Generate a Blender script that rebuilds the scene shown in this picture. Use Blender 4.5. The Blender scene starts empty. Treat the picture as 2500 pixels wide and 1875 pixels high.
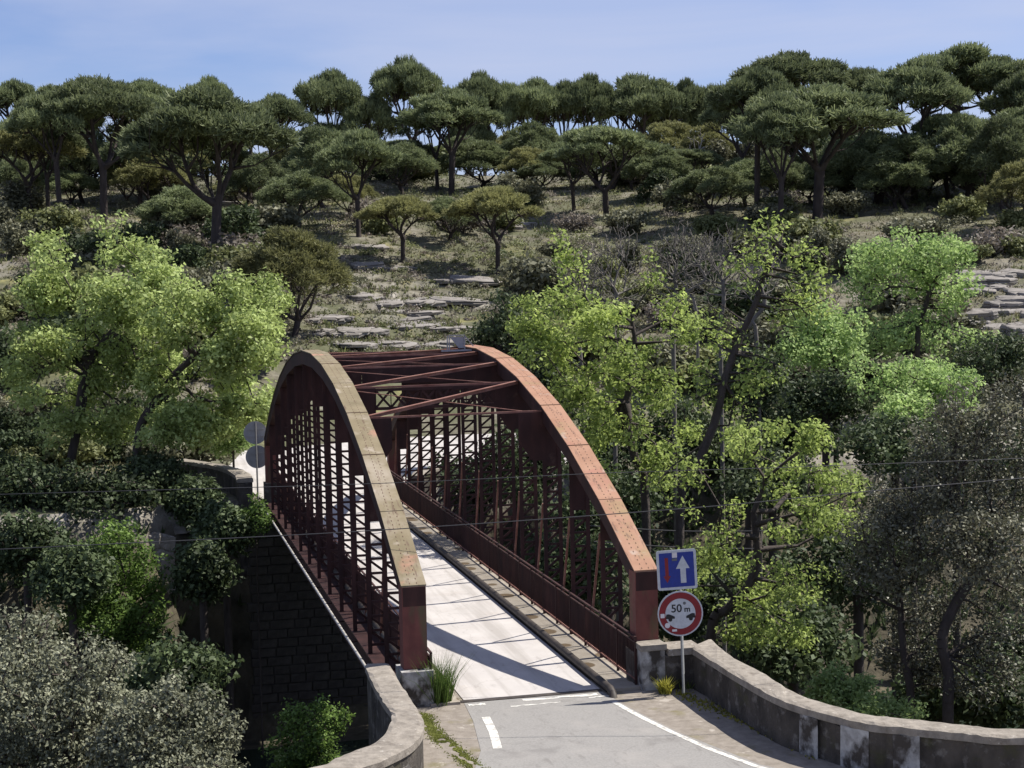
import bpy, math, random
import numpy as np
from mathutils import Matrix, Vector

# ------------------------------------------------------------------ camera
FPX, ROLL, PITCH, YAW = 3900.0, 0.021, 0.06434, 0.23674
CAM = np.array([-8.052, -31.955, 8.648])
cy_, sy_, cp_, sp_ = math.cos(YAW), math.sin(YAW), math.cos(PITCH), math.sin(PITCH)
FWD = np.array([sy_*cp_, cy_*cp_, -sp_])
R0 = np.array([cy_, -sy_, 0.0])
U0 = np.cross(R0, FWD)
RGT = R0*math.cos(ROLL) - U0*math.sin(ROLL)
UPV = R0*math.sin(ROLL) + U0*math.cos(ROLL)
scene = bpy.context.scene
col = scene.collection
cd = bpy.data.cameras.new('camera'); co = bpy.data.objects.new('camera', cd); col.objects.link(co)
cd.sensor_fit = 'HORIZONTAL'; cd.sensor_width = 36.0; cd.lens = FPX/2500*36.0
cd.clip_start = 0.1; cd.clip_end = 5000
m = Matrix.Identity(4)
for i in range(3):
    m[i][0] = RGT[i]; m[i][1] = UPV[i]; m[i][2] = -FWD[i]; m[i][3] = CAM[i]
co.matrix_world = m
scene.camera = co

# ------------------------------------------------------------------ light and sky
SUN = Vector((1.0, 0.10, 1.43)).normalized()
world = bpy.data.worlds.new('World'); scene.world = world; world.use_nodes = True
nt = world.node_tree; N = nt.nodes; L = nt.links
bg = N['Background']; bg.inputs['Strength'].default_value = 0.085
sky = N.new('ShaderNodeTexSky'); sky.sky_type = 'NISHITA'; sky.sun_disc = False
sky.sun_elevation = math.asin(SUN.z); sky.sun_rotation = math.atan2(SUN.x, SUN.y)
sky.air_density = 1.0; sky.dust_density = 0.3; sky.ozone_density = 2.5
tc = N.new('ShaderNodeTexCoord'); mp = N.new('ShaderNodeMapping'); mp.inputs['Scale'].default_value = (1.0, 1.0, 4.5)
mp.inputs['Location'].default_value = (0.35, 0.1, 0.0)
nz = N.new('ShaderNodeTexNoise'); nz.inputs['Scale'].default_value = 2.6; nz.inputs['Detail'].default_value = 6; nz.inputs['Roughness'].default_value = 0.5
nz.inputs['Distortion'].default_value = 0.5
rp = N.new('ShaderNodeValToRGB'); rp.color_ramp.elements[0].position = 0.36; rp.color_ramp.elements[1].position = 0.66
rp.color_ramp.elements[0].color = (0.10, 0.10, 0.10, 1); rp.color_ramp.elements[1].color = (0.70, 0.70, 0.70, 1)
mx = N.new('ShaderNodeMix'); mx.data_type = 'RGBA'; mx.inputs['B'].default_value = (4.6, 5.0, 6.5, 1)
ti = N.new('ShaderNodeMix'); ti.data_type = 'RGBA'; ti.blend_type = 'MULTIPLY'; ti.inputs['Factor'].default_value = 1.0
ti.inputs['B'].default_value = (0.70, 0.73, 0.98, 1)
L.new(tc.outputs['Generated'], mp.inputs['Vector']); L.new(mp.outputs['Vector'], nz.inputs['Vector'])
L.new(nz.outputs['Fac'], rp.inputs['Fac']); L.new(rp.outputs['Color'], mx.inputs['Factor'])
L.new(sky.outputs['Color'], ti.inputs['A']); L.new(ti.outputs['Result'], mx.inputs['A']); L.new(mx.outputs['Result'], bg.inputs['Color'])
sd = bpy.data.lights.new('sun', 'SUN'); so = bpy.data.objects.new('sun', sd); col.objects.link(so)
sd.energy = 5.0; sd.angle = math.radians(0.5); sd.color = (1.0, 0.955, 0.88)
so.rotation_euler = SUN.to_track_quat('Z', 'Y').to_euler(); so.location = (60, 10, 90)
vs = scene.view_settings; vs.view_transform = 'Standard'; vs.look = 'None'; vs.exposure = 0.58; vs.gamma = 1.0
vs.use_curve_mapping = False

# ------------------------------------------------------------------ helpers
def px_ray(x, y):
    return FWD + RGT*(x-1250)/FPX - UPV*(y-937.5)/FPX
def at_depth(x, y, s):
    return CAM + px_ray(x, y)*s
def on_z(x, y, z):
    d = px_ray(x, y); return CAM + d*((z-CAM[2])/d[2])
def tag(o, label=None, cat=None, group=None, kind=None):
    if label: o['label'] = label
    if cat: o['category'] = cat
    if group: o['group'] = group
    if kind: o['kind'] = kind
    return o
def link(name, data, mat=None, parent=None):
    o = bpy.data.objects.new(name, data); col.objects.link(o)
    if mat and data and not data.materials: data.materials.append(mat)
    if parent: o.parent = parent
    return o
def empty(name, loc=(0, 0, 0), rz=0.0):
    o = bpy.data.objects.new(name, None); col.objects.link(o)
    o.location = [float(c) for c in loc]; o.rotation_euler[2] = rz; o.empty_display_size = 0.3
    return o
def mesh_np(name, V, F, smooth=False):
    """V (n,3); F array (m,k) of one arity or list of such arrays"""
    me = bpy.data.meshes.new(name)
    if isinstance(F, np.ndarray): F = [F]
    F = [np.asarray(f, dtype=np.int64) for f in F if len(f)]
    V = np.asarray(V, dtype=np.float32)
    me.vertices.add(len(V)); me.vertices.foreach_set('co', V.ravel())
    nl = sum(f.size for f in F); npoly = sum(len(f) for f in F)
    me.loops.add(nl); me.loops.foreach_set('vertex_index', np.concatenate([f.ravel() for f in F]).astype(np.int32))
    tot = np.concatenate([np.full(len(f), f.shape[1]) for f in F])
    st = np.concatenate([[0], np.cumsum(tot)[:-1]])
    me.polygons.add(npoly); me.polygons.foreach_set('loop_start', st.astype(np.int32))
    if smooth: me.polygons.foreach_set('use_smooth', np.ones(npoly, dtype=bool))
    me.update(calc_edges=True)
    return me
class MB:
    """collects shapes into one mesh"""
    def __init__(s): s.V = []; s.Q = []; s.n = 0
    def add(s, V, Q):
        V = np.asarray(V, float); s.V.append(V); s.Q += [[i+s.n for i in q] for q in Q]; s.n += len(V); return s
    def box(s, x0, x1, y0, y1, z0, z1):
        V = [(x, y, z) for x in (x0, x1) for y in (y0, y1) for z in (z0, z1)]
        return s.add(V, [(0,1,3,2),(4,6,7,5),(0,4,5,1),(2,3,7,6),(0,2,6,4),(1,5,7,3)])
    def bar(s, a, b, w, h, up=(0, 0, 1)):
        """box beam from a to b, width w (sideways) and height h (along up)"""
        a = np.array(a, float); b = np.array(b, float); d = b-a; d /= np.linalg.norm(d)
        side = np.cross(d, up); side /= np.linalg.norm(side); u = np.cross(side, d)
        V = [p + side*w/2*i + u*h/2*j for p in (a, b) for i in (-1, 1) for j in (-1, 1)]
        return s.add(V, [(0,1,3,2),(4,6,7,5),(0,4,5,1),(2,3,7,6),(0,2,6,4),(1,5,7,3)])
    def tube(s, pts, r, k=8, caps=True):
        pts = np.array(pts, float); n = len(pts)
        r = np.full(n, r) if np.isscalar(r) else np.array(r)
        V = []
        for i in range(n):
            d = pts[min(i+1, n-1)]-pts[max(i-1, 0)]; d = d/np.linalg.norm(d)
            ref = np.array((0, 0, 1.0)) if abs(d[2]) < 0.9 else np.array((1.0, 0, 0))
            a = np.cross(d, ref); a /= np.linalg.norm(a); b = np.cross(d, a)
            for j in range(k):
                t = 2*math.pi*j/k; V.append(pts[i]+r[i]*(a*math.cos(t)+b*math.sin(t)))
        Q = [(i*k+j, i*k+(j+1) % k, (i+1)*k+(j+1) % k, (i+1)*k+j) for i in range(n-1) for j in range(k)]
        if caps: Q += [tuple(range(k)), tuple((n-1)*k+j for j in range(k))]
        return s.add(V, Q)
    def prism(s, poly, axis, c0, c1):
        """extrude a 2D polygon along an axis (0=x: poly is (y,z); 1=y: (x,z); 2=z: (x,y))"""
        n = len(poly)
        def mk(p, c):
            return {0: (c, p[0], p[1]), 1: (p[0], c, p[1]), 2: (p[0], p[1], c)}[axis]
        V = [mk(p, c0) for p in poly]+[mk(p, c1) for p in poly]
        Q = [tuple(range(n)), tuple(range(2*n-1, n-1, -1))]+[(i, (i+1) % n, n+(i+1) % n, n+i) for i in range(n)]
        return s.add(V, Q)
    def data(s, name, smooth=False):
        me = bpy.data.meshes.new(name); me.from_pydata(np.concatenate(s.V).tolist(), [], s.Q)
        if smooth: me.polygons.foreach_set('use_smooth', [True]*len(me.polygons))
        me.update(); return me
    def build(s, name, mat, parent=None, smooth=False):
        return link(name, s.data(name, smooth), mat, parent)
def fix_normals(o):
    import bmesh
    b = bmesh.new(); b.from_mesh(o.data); bmesh.ops.recalc_face_normals(b, faces=b.faces); b.to_mesh(o.data); b.free()

# ------------------------------------------------------------------ materials
def new_mat(name):
    m = bpy.data.materials.new(name); m.use_nodes = True
    return m, m.node_tree.nodes, m.node_tree.links, m.node_tree.nodes['Principled BSDF']
def surf(name, stops, scale=3.0, rough=0.85, bump=0.3, detail=8, bscale=None, bdist=0.02, spec=0.3, dist=0.0, stretch=None, nrough=0.6, metal=0.0):
    m, n, l, p = new_mat(name)
    tc = n.new('ShaderNodeTexCoord'); src = tc.outputs['Object']
    if stretch:
        mp = n.new('ShaderNodeMapping'); mp.inputs['Scale'].default_value = stretch; l.new(src, mp.inputs['Vector']); src = mp.outputs['Vector']
    nz = n.new('ShaderNodeTexNoise'); nz.inputs['Scale'].default_value = scale; nz.inputs['Detail'].default_value = detail
    nz.inputs['Roughness'].default_value = nrough; nz.inputs['Distortion'].default_value = dist
    l.new(src, nz.inputs['Vector'])
    r = n.new('ShaderNodeValToRGB'); el = r.color_ramp.elements
    for i, (pos, c) in enumerate(stops):
        e = el[i] if i < 2 else el.new(pos)
        e.position = pos; e.color = (*c, 1)
    l.new(nz.outputs['Fac'], r.inputs['Fac']); l.new(r.outputs['Color'], p.inputs['Base Color'])
    p.inputs['Roughness'].default_value = rough; p.inputs['Specular IOR Level'].default_value = spec
    p.inputs['Metallic'].default_value = metal
    if bump:
        n2 = n.new('ShaderNodeTexNoise'); n2.inputs['Scale'].default_value = bscale or scale*4; n2.inputs['Detail'].default_value = 6
        l.new(tc.outputs['Object'], n2.inputs['Vector'])
        b = n.new('ShaderNodeBump'); b.inputs['Strength'].default_value = bump; b.inputs['Distance'].default_value = bdist
        l.new(n2.outputs['Fac'], b.inputs['Height']); l.new(b.outputs['Normal'], p.inputs['Normal'])
    m['col'] = 1
    return m
def overlay(m, color, scale, lo, hi, stretch=None, strength=1.0, seed=0.0):
    """a second noise-shaped stain laid over the base colour"""
    n = m.node_tree.nodes; l = m.node_tree.links; p = n['Principled BSDF']
    old = p.inputs['Base Color'].links[0].from_socket
    tc = n.new('ShaderNodeTexCoord'); mp = n.new('ShaderNodeMapping'); mp.inputs['Location'].default_value = (seed, seed*1.7, seed*0.3)
    if stretch: mp.inputs['Scale'].default_value = stretch
    nz = n.new('ShaderNodeTexNoise'); nz.inputs['Scale'].default_value = scale; nz.inputs['Detail'].default_value = 7; nz.inputs['Roughness'].default_value = 0.6
    l.new(tc.outputs['Object'], mp.inputs['Vector']); l.new(mp.outputs['Vector'], nz.inputs['Vector'])
    r = n.new('ShaderNodeValToRGB'); r.color_ramp.elements[0].position = lo; r.color_ramp.elements[1].position = hi
    r.color_ramp.elements[1].color = (strength, strength, strength, 1)
    mx = n.new('ShaderNodeMix'); mx.data_type = 'RGBA'; mx.inputs['B'].default_value = (*color, 1)
    l.new(nz.outputs['Fac'], r.inputs['Fac']); l.new(r.outputs['Color'], mx.inputs['Factor']); l.new(old, mx.inputs['A'])
    l.new(mx.outputs['Result'], p.inputs['Base Color'])
    return m
def leaf_mat(name, dark, light, trans=0.35, rough=0.6, tint=None, clump=0.6, spec=0.25):
    m, n, l, p = new_mat(name)
    geo = n.new('ShaderNodeNewGeometry')
    tc = n.new('ShaderNodeTexCoord'); nz = n.new('ShaderNodeTexNoise'); nz.inputs['Scale'].default_value = clump; nz.inputs['Detail'].default_value = 3
    l.new(tc.outputs['Object'], nz.inputs['Vector'])
    ad = n.new('ShaderNodeMath'); ad.operation = 'ADD'
    sub = n.new('ShaderNodeMath'); sub.operation = 'MULTIPLY'; sub.inputs[1].default_value = 0.55
    l.new(geo.outputs['Random Per Island'], sub.inputs[0])
    s2 = n.new('ShaderNodeMath'); s2.operation = 'MULTIPLY_ADD'; s2.inputs[1].default_value = 1.5; s2.inputs[2].default_value = -0.5
    l.new(nz.outputs['Fac'], s2.inputs[0])
    l.new(sub.outputs[0], ad.inputs[0]); l.new(s2.outputs[0], ad.inputs[1])
    r = n.new('ShaderNodeValToRGB'); r.color_ramp.elements[0].position = 0.15; r.color_ramp.elements[1].position = 0.95
    r.color_ramp.elements[0].color = (*dark, 1); r.color_ramp.elements[1].color = (*light, 1)
    l.new(ad.outputs[0], r.inputs['Fac'])
    oi = n.new('ShaderNodeObjectInfo')
    hs = n.new('ShaderNodeHueSaturation'); mr = n.new('ShaderNodeMapRange')
    mr.inputs['To Min'].default_value = 0.8; mr.inputs['To Max'].default_value = 1.25
    l.new(oi.outputs['Random'], mr.inputs['Value']); l.new(mr.outputs['Result'], hs.inputs['Value'])
    l.new(r.outputs['Color'], hs.inputs['Color'])
    l.new(hs.outputs['Color'], p.inputs['Base Color']); p.inputs['Roughness'].default_value = rough; p.inputs['Specular IOR Level'].default_value = spec
    tr = n.new('ShaderNodeBsdfTranslucent'); l.new(hs.outputs['Color'], tr.inputs['Color'])
    ms = n.new('ShaderNodeMixShader'); ms.inputs['Fac'].default_value = trans
    out = n['Material Output']; l.new(p.outputs['BSDF'], ms.inputs[1]); l.new(tr.outputs['BSDF'], ms.inputs[2]); l.new(ms.outputs['Shader'], out.inputs['Surface'])
    return m
def plain(name, c, rough=0.5, metal=0.0, spec=0.4):
    return surf(name, [(0.3, tuple(x*0.82 for x in c)), (0.75, tuple(min(1, x*1.08) for x in c))], scale=14, rough=rough, bump=0.04, metal=metal, spec=spec)

M = {}
M['steel'] = overlay(surf('rusty_red_steel', [(0.3, (0.022, 0.010, 0.010)), (0.55, (0.045, 0.018, 0.016)), (0.8, (0.085, 0.034, 0.028))], scale=2.2, rough=0.75, bump=0.15, stretch=(1, 1, 0.4)), (0.13, 0.08, 0.06), 3.0, 0.62, 0.8, strength=0.5)
M['post'] = overlay(surf('red_painted_post', [(0.3, (0.105, 0.034, 0.030)), (0.7, (0.19, 0.065, 0.052))], scale=3, rough=0.7, bump=0.15, stretch=(1, 1, 0.5)), (0.10, 0.085, 0.045), 2.4, 0.52, 0.68, stretch=(1, 1, 0.35), strength=0.85)
M['salmon'] = overlay(overlay(surf('sun_faded_salmon_paint', [(0.3, (0.27, 0.135, 0.078)), (0.7, (0.37, 0.21, 0.135))], scale=1.2, rough=0.7, bump=0.1), (0.34, 0.125, 0.10), 0.45, 0.52, 0.62, strength=0.75, seed=3.1), (0.26, 0.19, 0.09), 0.9, 0.54, 0.66, strength=0.8, seed=8.0)
M['lichen'] = overlay(overlay(surf('lichen_covered_tan_paint', [(0.3, (0.155, 0.125, 0.07)), (0.7, (0.235, 0.19, 0.115))], scale=1.4, rough=0.8, bump=0.15), (0.33, 0.28, 0.215), 0.6, 0.52, 0.66, strength=0.8, seed=2.0), (0.48, 0.21, 0.15), 0.5, 0.6, 0.7, strength=0.8, seed=5.0)
for k_ in ('salmon', 'lichen'): overlay(overlay(M[k_], (0.10, 0.055, 0.04), 4.0, 0.57, 0.66, strength=0.6, seed=13, stretch=(3, .5, .5)), (0.42, 0.36, 0.30), 2.5, 0.60, 0.70, strength=0.5, seed=17)
M['rust_pale'] = surf('rusty_angle_iron', [(0.3, (0.16, 0.06, 0.045)), (0.7, (0.32, 0.17, 0.13))], scale=3, rough=0.8, bump=0.1)  # paler rust tone for stays, struts, braces and bottom rail
M['rivet'] = plain('dark_rivets', (0.16, 0.095, 0.06), 0.8)
M['deck'] = overlay(overlay(surf('pale_concrete_deck', [(0.3, (0.40, 0.372, 0.35)), (0.7, (0.49, 0.46, 0.43))], scale=0.8, rough=0.9, bump=0.12, bscale=30, bdist=0.005), (0.38, 0.33, 0.29), 0.7, 0.55, 0.75, strength=0.6), (0.27, 0.245, 0.22), 6.0, 0.62, 0.74, strength=0.55)
overlay(M['deck'], (0.30, 0.275, 0.25), 1.0, 0.47, 0.64, stretch=(2.6, .12, 1), strength=0.7, seed=4); overlay(M['deck'], (0.22, 0.20, 0.18), 3.0, 0.62, 0.72, stretch=(1, .3, 1), strength=0.5, seed=8)
M['asphalt'] = overlay(overlay(surf('worn_grey_asphalt', [(0.3, (0.205, 0.195, 0.18)), (0.7, (0.275, 0.263, 0.245))], scale=25, rough=0.9, bump=0.25, bscale=90, bdist=0.006), (0.30, 0.28, 0.255), 0.8, 0.5, 0.7, strength=0.6), (0.15, 0.14, 0.13), 1.3, 0.56, 0.70, strength=0.5, seed=4)
overlay(M['asphalt'], (0.12, 0.11, 0.10), 2.2, 0.60, 0.70, strength=0.4, seed=9, stretch=(2, .5, 1))
def crack(m, scale=0.55, w=0.012, color=(0.07, 0.06, 0.05), strength=0.7):
    n = m.node_tree.nodes; l = m.node_tree.links; p = n['Principled BSDF']; old = p.inputs['Base Color'].links[0].from_socket
    tc = n.new('ShaderNodeTexCoord'); nz = n.new('ShaderNodeTexNoise'); nz.inputs['Scale'].default_value = 3; nz.inputs['Detail'].default_value = 5
    av = n.new('ShaderNodeMix'); av.data_type = 'RGBA'; av.blend_type = 'LINEAR_LIGHT'; av.inputs['Factor'].default_value = 0.25
    l.new(tc.outputs['Object'], nz.inputs['Vector']); l.new(tc.outputs['Object'], av.inputs['A']); l.new(nz.outputs['Color'], av.inputs['B'])
    v = n.new('ShaderNodeTexVoronoi'); v.feature = 'DISTANCE_TO_EDGE'; v.inputs['Scale'].default_value = scale; l.new(av.outputs['Result'], v.inputs['Vector'])
    r = n.new('ShaderNodeValToRGB'); r.color_ramp.elements[0].position = w*.4; r.color_ramp.elements[0].color = (strength,)*3+(1,); r.color_ramp.elements[1].position = w; r.color_ramp.elements[1].color = (0, 0, 0, 1)
    mx = n.new('ShaderNodeMix'); mx.data_type = 'RGBA'; mx.inputs['B'].default_value = (*color, 1)
    l.new(v.outputs['Distance'], r.inputs['Fac']); l.new(r.outputs['Color'], mx.inputs['Factor']); l.new(old, mx.inputs['A']); l.new(mx.outputs['Result'], p.inputs['Base Color'])
crack(M['asphalt'], .45, .006, (0.12, 0.11, 0.10), strength=.3); crack(M['deck'], .35, .005, (0.2, 0.18, 0.16), .3)
M['verge'] = overlay(overlay(surf('dusty_brown_roadside', [(0.3, (0.17, 0.145, 0.118)), (0.7, (0.27, 0.237, 0.20))], scale=5, rough=0.95, bump=0.4, bscale=40, bdist=0.015), (0.16, 0.14, 0.07), 1.6, 0.56, 0.68, strength=0.7), (0.42, 0.38, 0.33), 3.0, 0.62, 0.7, strength=0.6, seed=6)
M['paint'] = overlay(surf('worn_white_road_paint', [(0.3, (0.52, 0.50, 0.45)), (0.7, (0.66, 0.64, 0.58))], scale=12, rough=0.8, bump=0.1), (0.27, 0.255, 0.235), 7, 0.52, 0.62, strength=0.8)
M['coping'] = overlay(overlay(surf('weathered_coping_concrete', [(0.3, (0.17, 0.148, 0.122)), (0.7, (0.31, 0.275, 0.23))], scale=5, rough=0.95, bump=0.6, bscale=22, bdist=0.02), (0.12, 0.10, 0.08), 4, 0.58, 0.68, strength=0.6, seed=2), (0.50, 0.47, 0.41), 9, 0.64, 0.7, strength=0.7, seed=5)
M['wall'] = overlay(overlay(surf('dark_stained_render', [(0.3, (0.032, 0.028, 0.024)), (0.7, (0.10, 0.086, 0.072))], scale=2.5, rough=0.95, bump=0.7, bscale=14, bdist=0.04, stretch=(1, 1, 0.5)), (0.20, 0.185, 0.165), 3.2, 0.55, 0.66, strength=0.7, seed=7), (0.06, 0.06, 0.025), 1.8, 0.56, 0.7, strength=0.7, seed=1)
M['whitewash'] = overlay(overlay(surf('flaking_whitewash', [(0.3, (0.24, 0.235, 0.225)), (0.7, (0.46, 0.45, 0.43))], scale=4, rough=0.9, bump=0.5, bscale=18, bdist=0.02), (0.055, 0.047, 0.04), 2.6, 0.46, 0.58, stretch=(1, 1, 0.8), seed=3), (0.20, 0.19, 0.18), 5, 0.5, 0.66, strength=0.7)
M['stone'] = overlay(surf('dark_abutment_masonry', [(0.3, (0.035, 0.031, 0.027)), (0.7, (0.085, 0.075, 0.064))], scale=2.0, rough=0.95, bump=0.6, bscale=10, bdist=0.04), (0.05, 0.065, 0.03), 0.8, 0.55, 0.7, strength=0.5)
M['rock'] = overlay(overlay(surf('pale_grey_rock', [(0.25, (0.11, 0.10, 0.088)), (0.5, (0.23, 0.21, 0.187)), (0.8, (0.34, 0.315, 0.285))], scale=0.9, rough=0.95, bump=0.9, bscale=3.0, bdist=0.12, stretch=(1, 1, 3)), (0.09, 0.085, 0.075), 1.3, 0.56, 0.66, strength=0.8, seed=1), (0.30, 0.24, 0.15), 0.6, 0.58, 0.72, strength=0.5, seed=9)
M['galv'] = surf('galvanised_steel', [(0.3, (0.085, 0.09, 0.095)), (0.7, (0.15, 0.155, 0.16))], scale=8, rough=0.65, bump=0.05, metal=0.1)
M['pipe'] = surf('pale_conduit', [(0.3, (0.42, 0.39, 0.34)), (0.7, (0.6, 0.56, 0.5))], scale=4, rough=0.7, bump=0.1)
M['kerbpipe'] = surf('black_guard_pipe', [(0.3, (0.030, 0.025, 0.022)), (0.7, (0.075, 0.062, 0.052))], scale=5, rough=0.6, bump=0.1)
M['cable'] = plain('grey_cable', (0.045, 0.045, 0.05), 0.7)
M['signblue'] = plain('sign_blue', (0.008, 0.028, 0.24), 0.4)
M['signred'] = plain('sign_red', (0.21, 0.008, 0.016), 0.4)
M['signwhite'] = plain('sign_white', (0.50, 0.52, 0.55), 0.4)
M['signblack'] = plain('sign_black', (0.012, 0.012, 0.015), 0.5)
M['signback'] = surf('grey_sign_back', [(0.3, (0.27, 0.265, 0.26)), (0.7, (0.36, 0.355, 0.35))], scale=5, rough=0.6, bump=0.05)
M['sticker'] = plain('sticker_paper', (0.66, 0.62, 0.62), 0.6)
M['meshgrey'] = plain('grey_panel', (0.33, 0.33, 0.35), 0.5)
M['bark'] = surf('dark_bark', [(0.3, (0.035, 0.028, 0.024)), (0.7, (0.085, 0.070, 0.060))], scale=4, rough=0.95, bump=0.8, bscale=9, bdist=0.05, stretch=(1, 1, 0.3))
M['pinebark'] = surf('pine_bark', [(0.3, (0.032, 0.025, 0.023)), (0.7, (0.08, 0.064, 0.056))], scale=3, rough=0.95, bump=0.8, bscale=7, bdist=0.06, stretch=(1, 1, 0.3))
M['deadwood'] = surf('bleached_dead_wood', [(0.3, (0.16, 0.145, 0.13)), (0.7, (0.38, 0.36, 0.33))], scale=3, rough=0.95, bump=0.5, stretch=(1, 1, 0.3))
M['twig'] = surf('grey_brown_twigs', [(0.3, (0.085, 0.076, 0.066)), (0.7, (0.19, 0.172, 0.152))], scale=3, rough=0.95, bump=0)
M['pine'] = leaf_mat('pine_needles', (0.085, 0.108, 0.052), (0.28, 0.32, 0.155), trans=0.35, clump=0.45)
M['pine_olive'] = leaf_mat('olive_pine_needles', (0.12, 0.125, 0.05), (0.34, 0.335, 0.14), trans=0.35, clump=0.5)
M['oak'] = leaf_mat('young_oak_leaves', (0.185, 0.235, 0.062), (0.53, 0.625, 0.24), trans=0.42, clump=0.7)
M['poplar'] = leaf_mat('yellow_green_poplar_leaves', (0.15, 0.205, 0.05), (0.46, 0.55, 0.16), trans=0.5, clump=0.8)
M['bright'] = leaf_mat('fresh_green_leaves', (0.17, 0.26, 0.075), (0.48, 0.61, 0.24), trans=0.48, clump=0.8)
M['bushgreen'] = leaf_mat('deep_green_leaves', (0.045, 0.085, 0.018), (0.20, 0.30, 0.07), trans=0.4, clump=0.9)  # deeper green leaf tone for bushes and the grass clump
M['holm'] = leaf_mat('holm_oak_leaves', (0.075, 0.082, 0.045), (0.27, 0.275, 0.185), trans=0.15, rough=0.6, clump=0.9, spec=0.3)
M['holmbrown'] = leaf_mat('brownish_holm_oak_leaves', (0.058, 0.060, 0.034), (0.24, 0.235, 0.15), trans=0.2, rough=0.5, clump=0.9, spec=0.4)
M['evergreen'] = leaf_mat('dark_evergreen_leaves', (0.026, 0.040, 0.016), (0.105, 0.14, 0.06), trans=0.25, clump=0.9)
M['scrub'] = leaf_mat('grey_green_scrub_leaves', (0.085, 0.088, 0.052), (0.25, 0.245, 0.155), trans=0.25, clump=0.9)
M['scrubolive'] = leaf_mat('olive_scrub_leaves', (0.085, 0.10, 0.038), (0.26, 0.275, 0.115), trans=0.3, clump=0.9)
M['scrubbrown'] = leaf_mat('dry_brown_scrub', (0.12, 0.10, 0.08), (0.29, 0.255, 0.21), trans=0.25, clump=0.9)
M['grass'] = leaf_mat('green_grass', (0.06, 0.10, 0.02), (0.24, 0.30, 0.08), trans=0.35, clump=2)
M['drygrass'] = leaf_mat('dry_grass', (0.13, 0.12, 0.055), (0.38, 0.34, 0.19), trans=0.3, clump=0.3)
M['moss'] = leaf_mat('bright_moss', (0.17, 0.19, 0.045), (0.36, 0.38, 0.11), trans=0.2, clump=2)
M['weed'] = leaf_mat('yellow_weed', (0.20, 0.20, 0.03), (0.50, 0.46, 0.08), trans=0.4, clump=2)
mw, n_, l_, p_ = new_mat('dark_river_water'); p_.inputs['Base Color'].default_value = (0.02, 0.03, 0.02, 1); p_.inputs['Roughness'].default_value = 0.08
wn = n_.new('ShaderNodeTexNoise'); wn.inputs['Scale'].default_value = 3; wb = n_.new('ShaderNodeBump'); wb.inputs['Strength'].default_value = 0.25; wb.inputs['Distance'].default_value = 0.05
l_.new(wn.outputs['Fac'], wb.inputs['Height']); l_.new(wb.outputs['Normal'], p_.inputs['Normal']); M['water'] = mw

# sidewalk concrete with round damp stains
ms_ = overlay(surf('tan_sidewalk_concrete', [(0.3, (0.25, 0.215, 0.17)), (0.7, (0.36, 0.32, 0.265))], scale=2, rough=0.9, bump=0.2, bscale=25, bdist=0.008), (0.24, 0.20, 0.15), 1.5, 0.55, 0.7, strength=0.6)
n_, l_, p_ = ms_.node_tree.nodes, ms_.node_tree.links, ms_.node_tree.nodes['Principled BSDF']
tc_ = n_.new('ShaderNodeTexCoord'); mp_ = n_.new('ShaderNodeMapping'); mp_.inputs['Scale'].default_value = (1.3, 1.1, 0.0)
mp_.inputs['Location'].default_value = (0.13, 0.1, 0)
vo = n_.new('ShaderNodeTexVoronoi'); vo.inputs['Scale'].default_value = 1.0; vo.inputs['Randomness'].default_value = 0.55
rr = n_.new('ShaderNodeValToRGB'); rr.color_ramp.elements[0].position = 0.30; rr.color_ramp.elements[0].color = (1, 1, 1, 1); rr.color_ramp.elements[1].position = 0.34; rr.color_ramp.elements[1].color = (0, 0, 0, 1)
mm = n_.new('ShaderNodeMix'); mm.data_type = 'RGBA'; mm.inputs['B'].default_value = (0.12, 0.085, 0.05, 1)
old_ = p_.inputs['Base Color'].links[0].from_socket
gp_ = n_.new('ShaderNodeNewGeometry'); l_.new(gp_.outputs['Position'], mp_.inputs['Vector']); l_.new(mp_.outputs['Vector'], vo.inputs['Vector']); l_.new(vo.outputs['Distance'], rr.inputs['Fac'])
l_.new(rr.outputs['Color'], mm.inputs['Factor']); l_.new(old_, mm.inputs['A']); l_.new(mm.outputs['Result'], p_.inputs['Base Color'])
M['sidewalk'] = ms_

# ------------------------------------------------------------------ terrain
rngT = np.random.default_rng(7)
_ph = rngT.uniform(0, 6.28, (10, 2)); _fr = rngT.normal(0, 1, (10, 2))
def wob(x, y, sc):
    """smooth pseudo-noise, about -1..1"""
    v = 0
    for i in range(10):
        v = v + np.sin((x*_fr[i, 0]+y*_fr[i, 1])*sc*(1+0.35*i)+_ph[i, 0])/(1+0.35*i)
    return v/3.2
NEAR = np.array([(-80, -16), (-25, -10.5), (-9, -8.3), (-6.4, -7.1), (-4.9, -6.0), (-3.75, -4.9), (-3.3, -3.6), (-3.25, 0.9), (3.35, 0.9), (3.7, 0.3), (3.8, -4.0), (4.3, -6.2), (5.2, -7.4), (6.6, -8.2), (9, -9.2), (14, -10.2), (30, -11), (80, -12)], float)
FAR = np.array([(-90, 30), (-34, 30.5), (-16, 32.0), (-9.5, 32.4), (-6.5, 33.0), (-4.3, 33.3), (-3.7, 33.0), (-3.3, 32.7), (3.3, 32.7), (3.4, 34), (8, 36), (20, 38), (40, 42), (90, 46)], float)
def seg_dist(x, y, P):
    d = np.full(np.shape(x), 1e9)
    for a, b in zip(P[:-1], P[1:]):
        ab = b-a; t = np.clip(((x-a[0])*ab[0]+(y-a[1])*ab[1])/(ab@ab), 0, 1)
        d = np.minimum(d, np.hypot(x-a[0]-t*ab[0], y-a[1]-t*ab[1]))
    return d
def inside_near(x, y):
    ye = np.interp(x, NEAR[:, 0], NEAR[:, 1]); return y < ye
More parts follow.
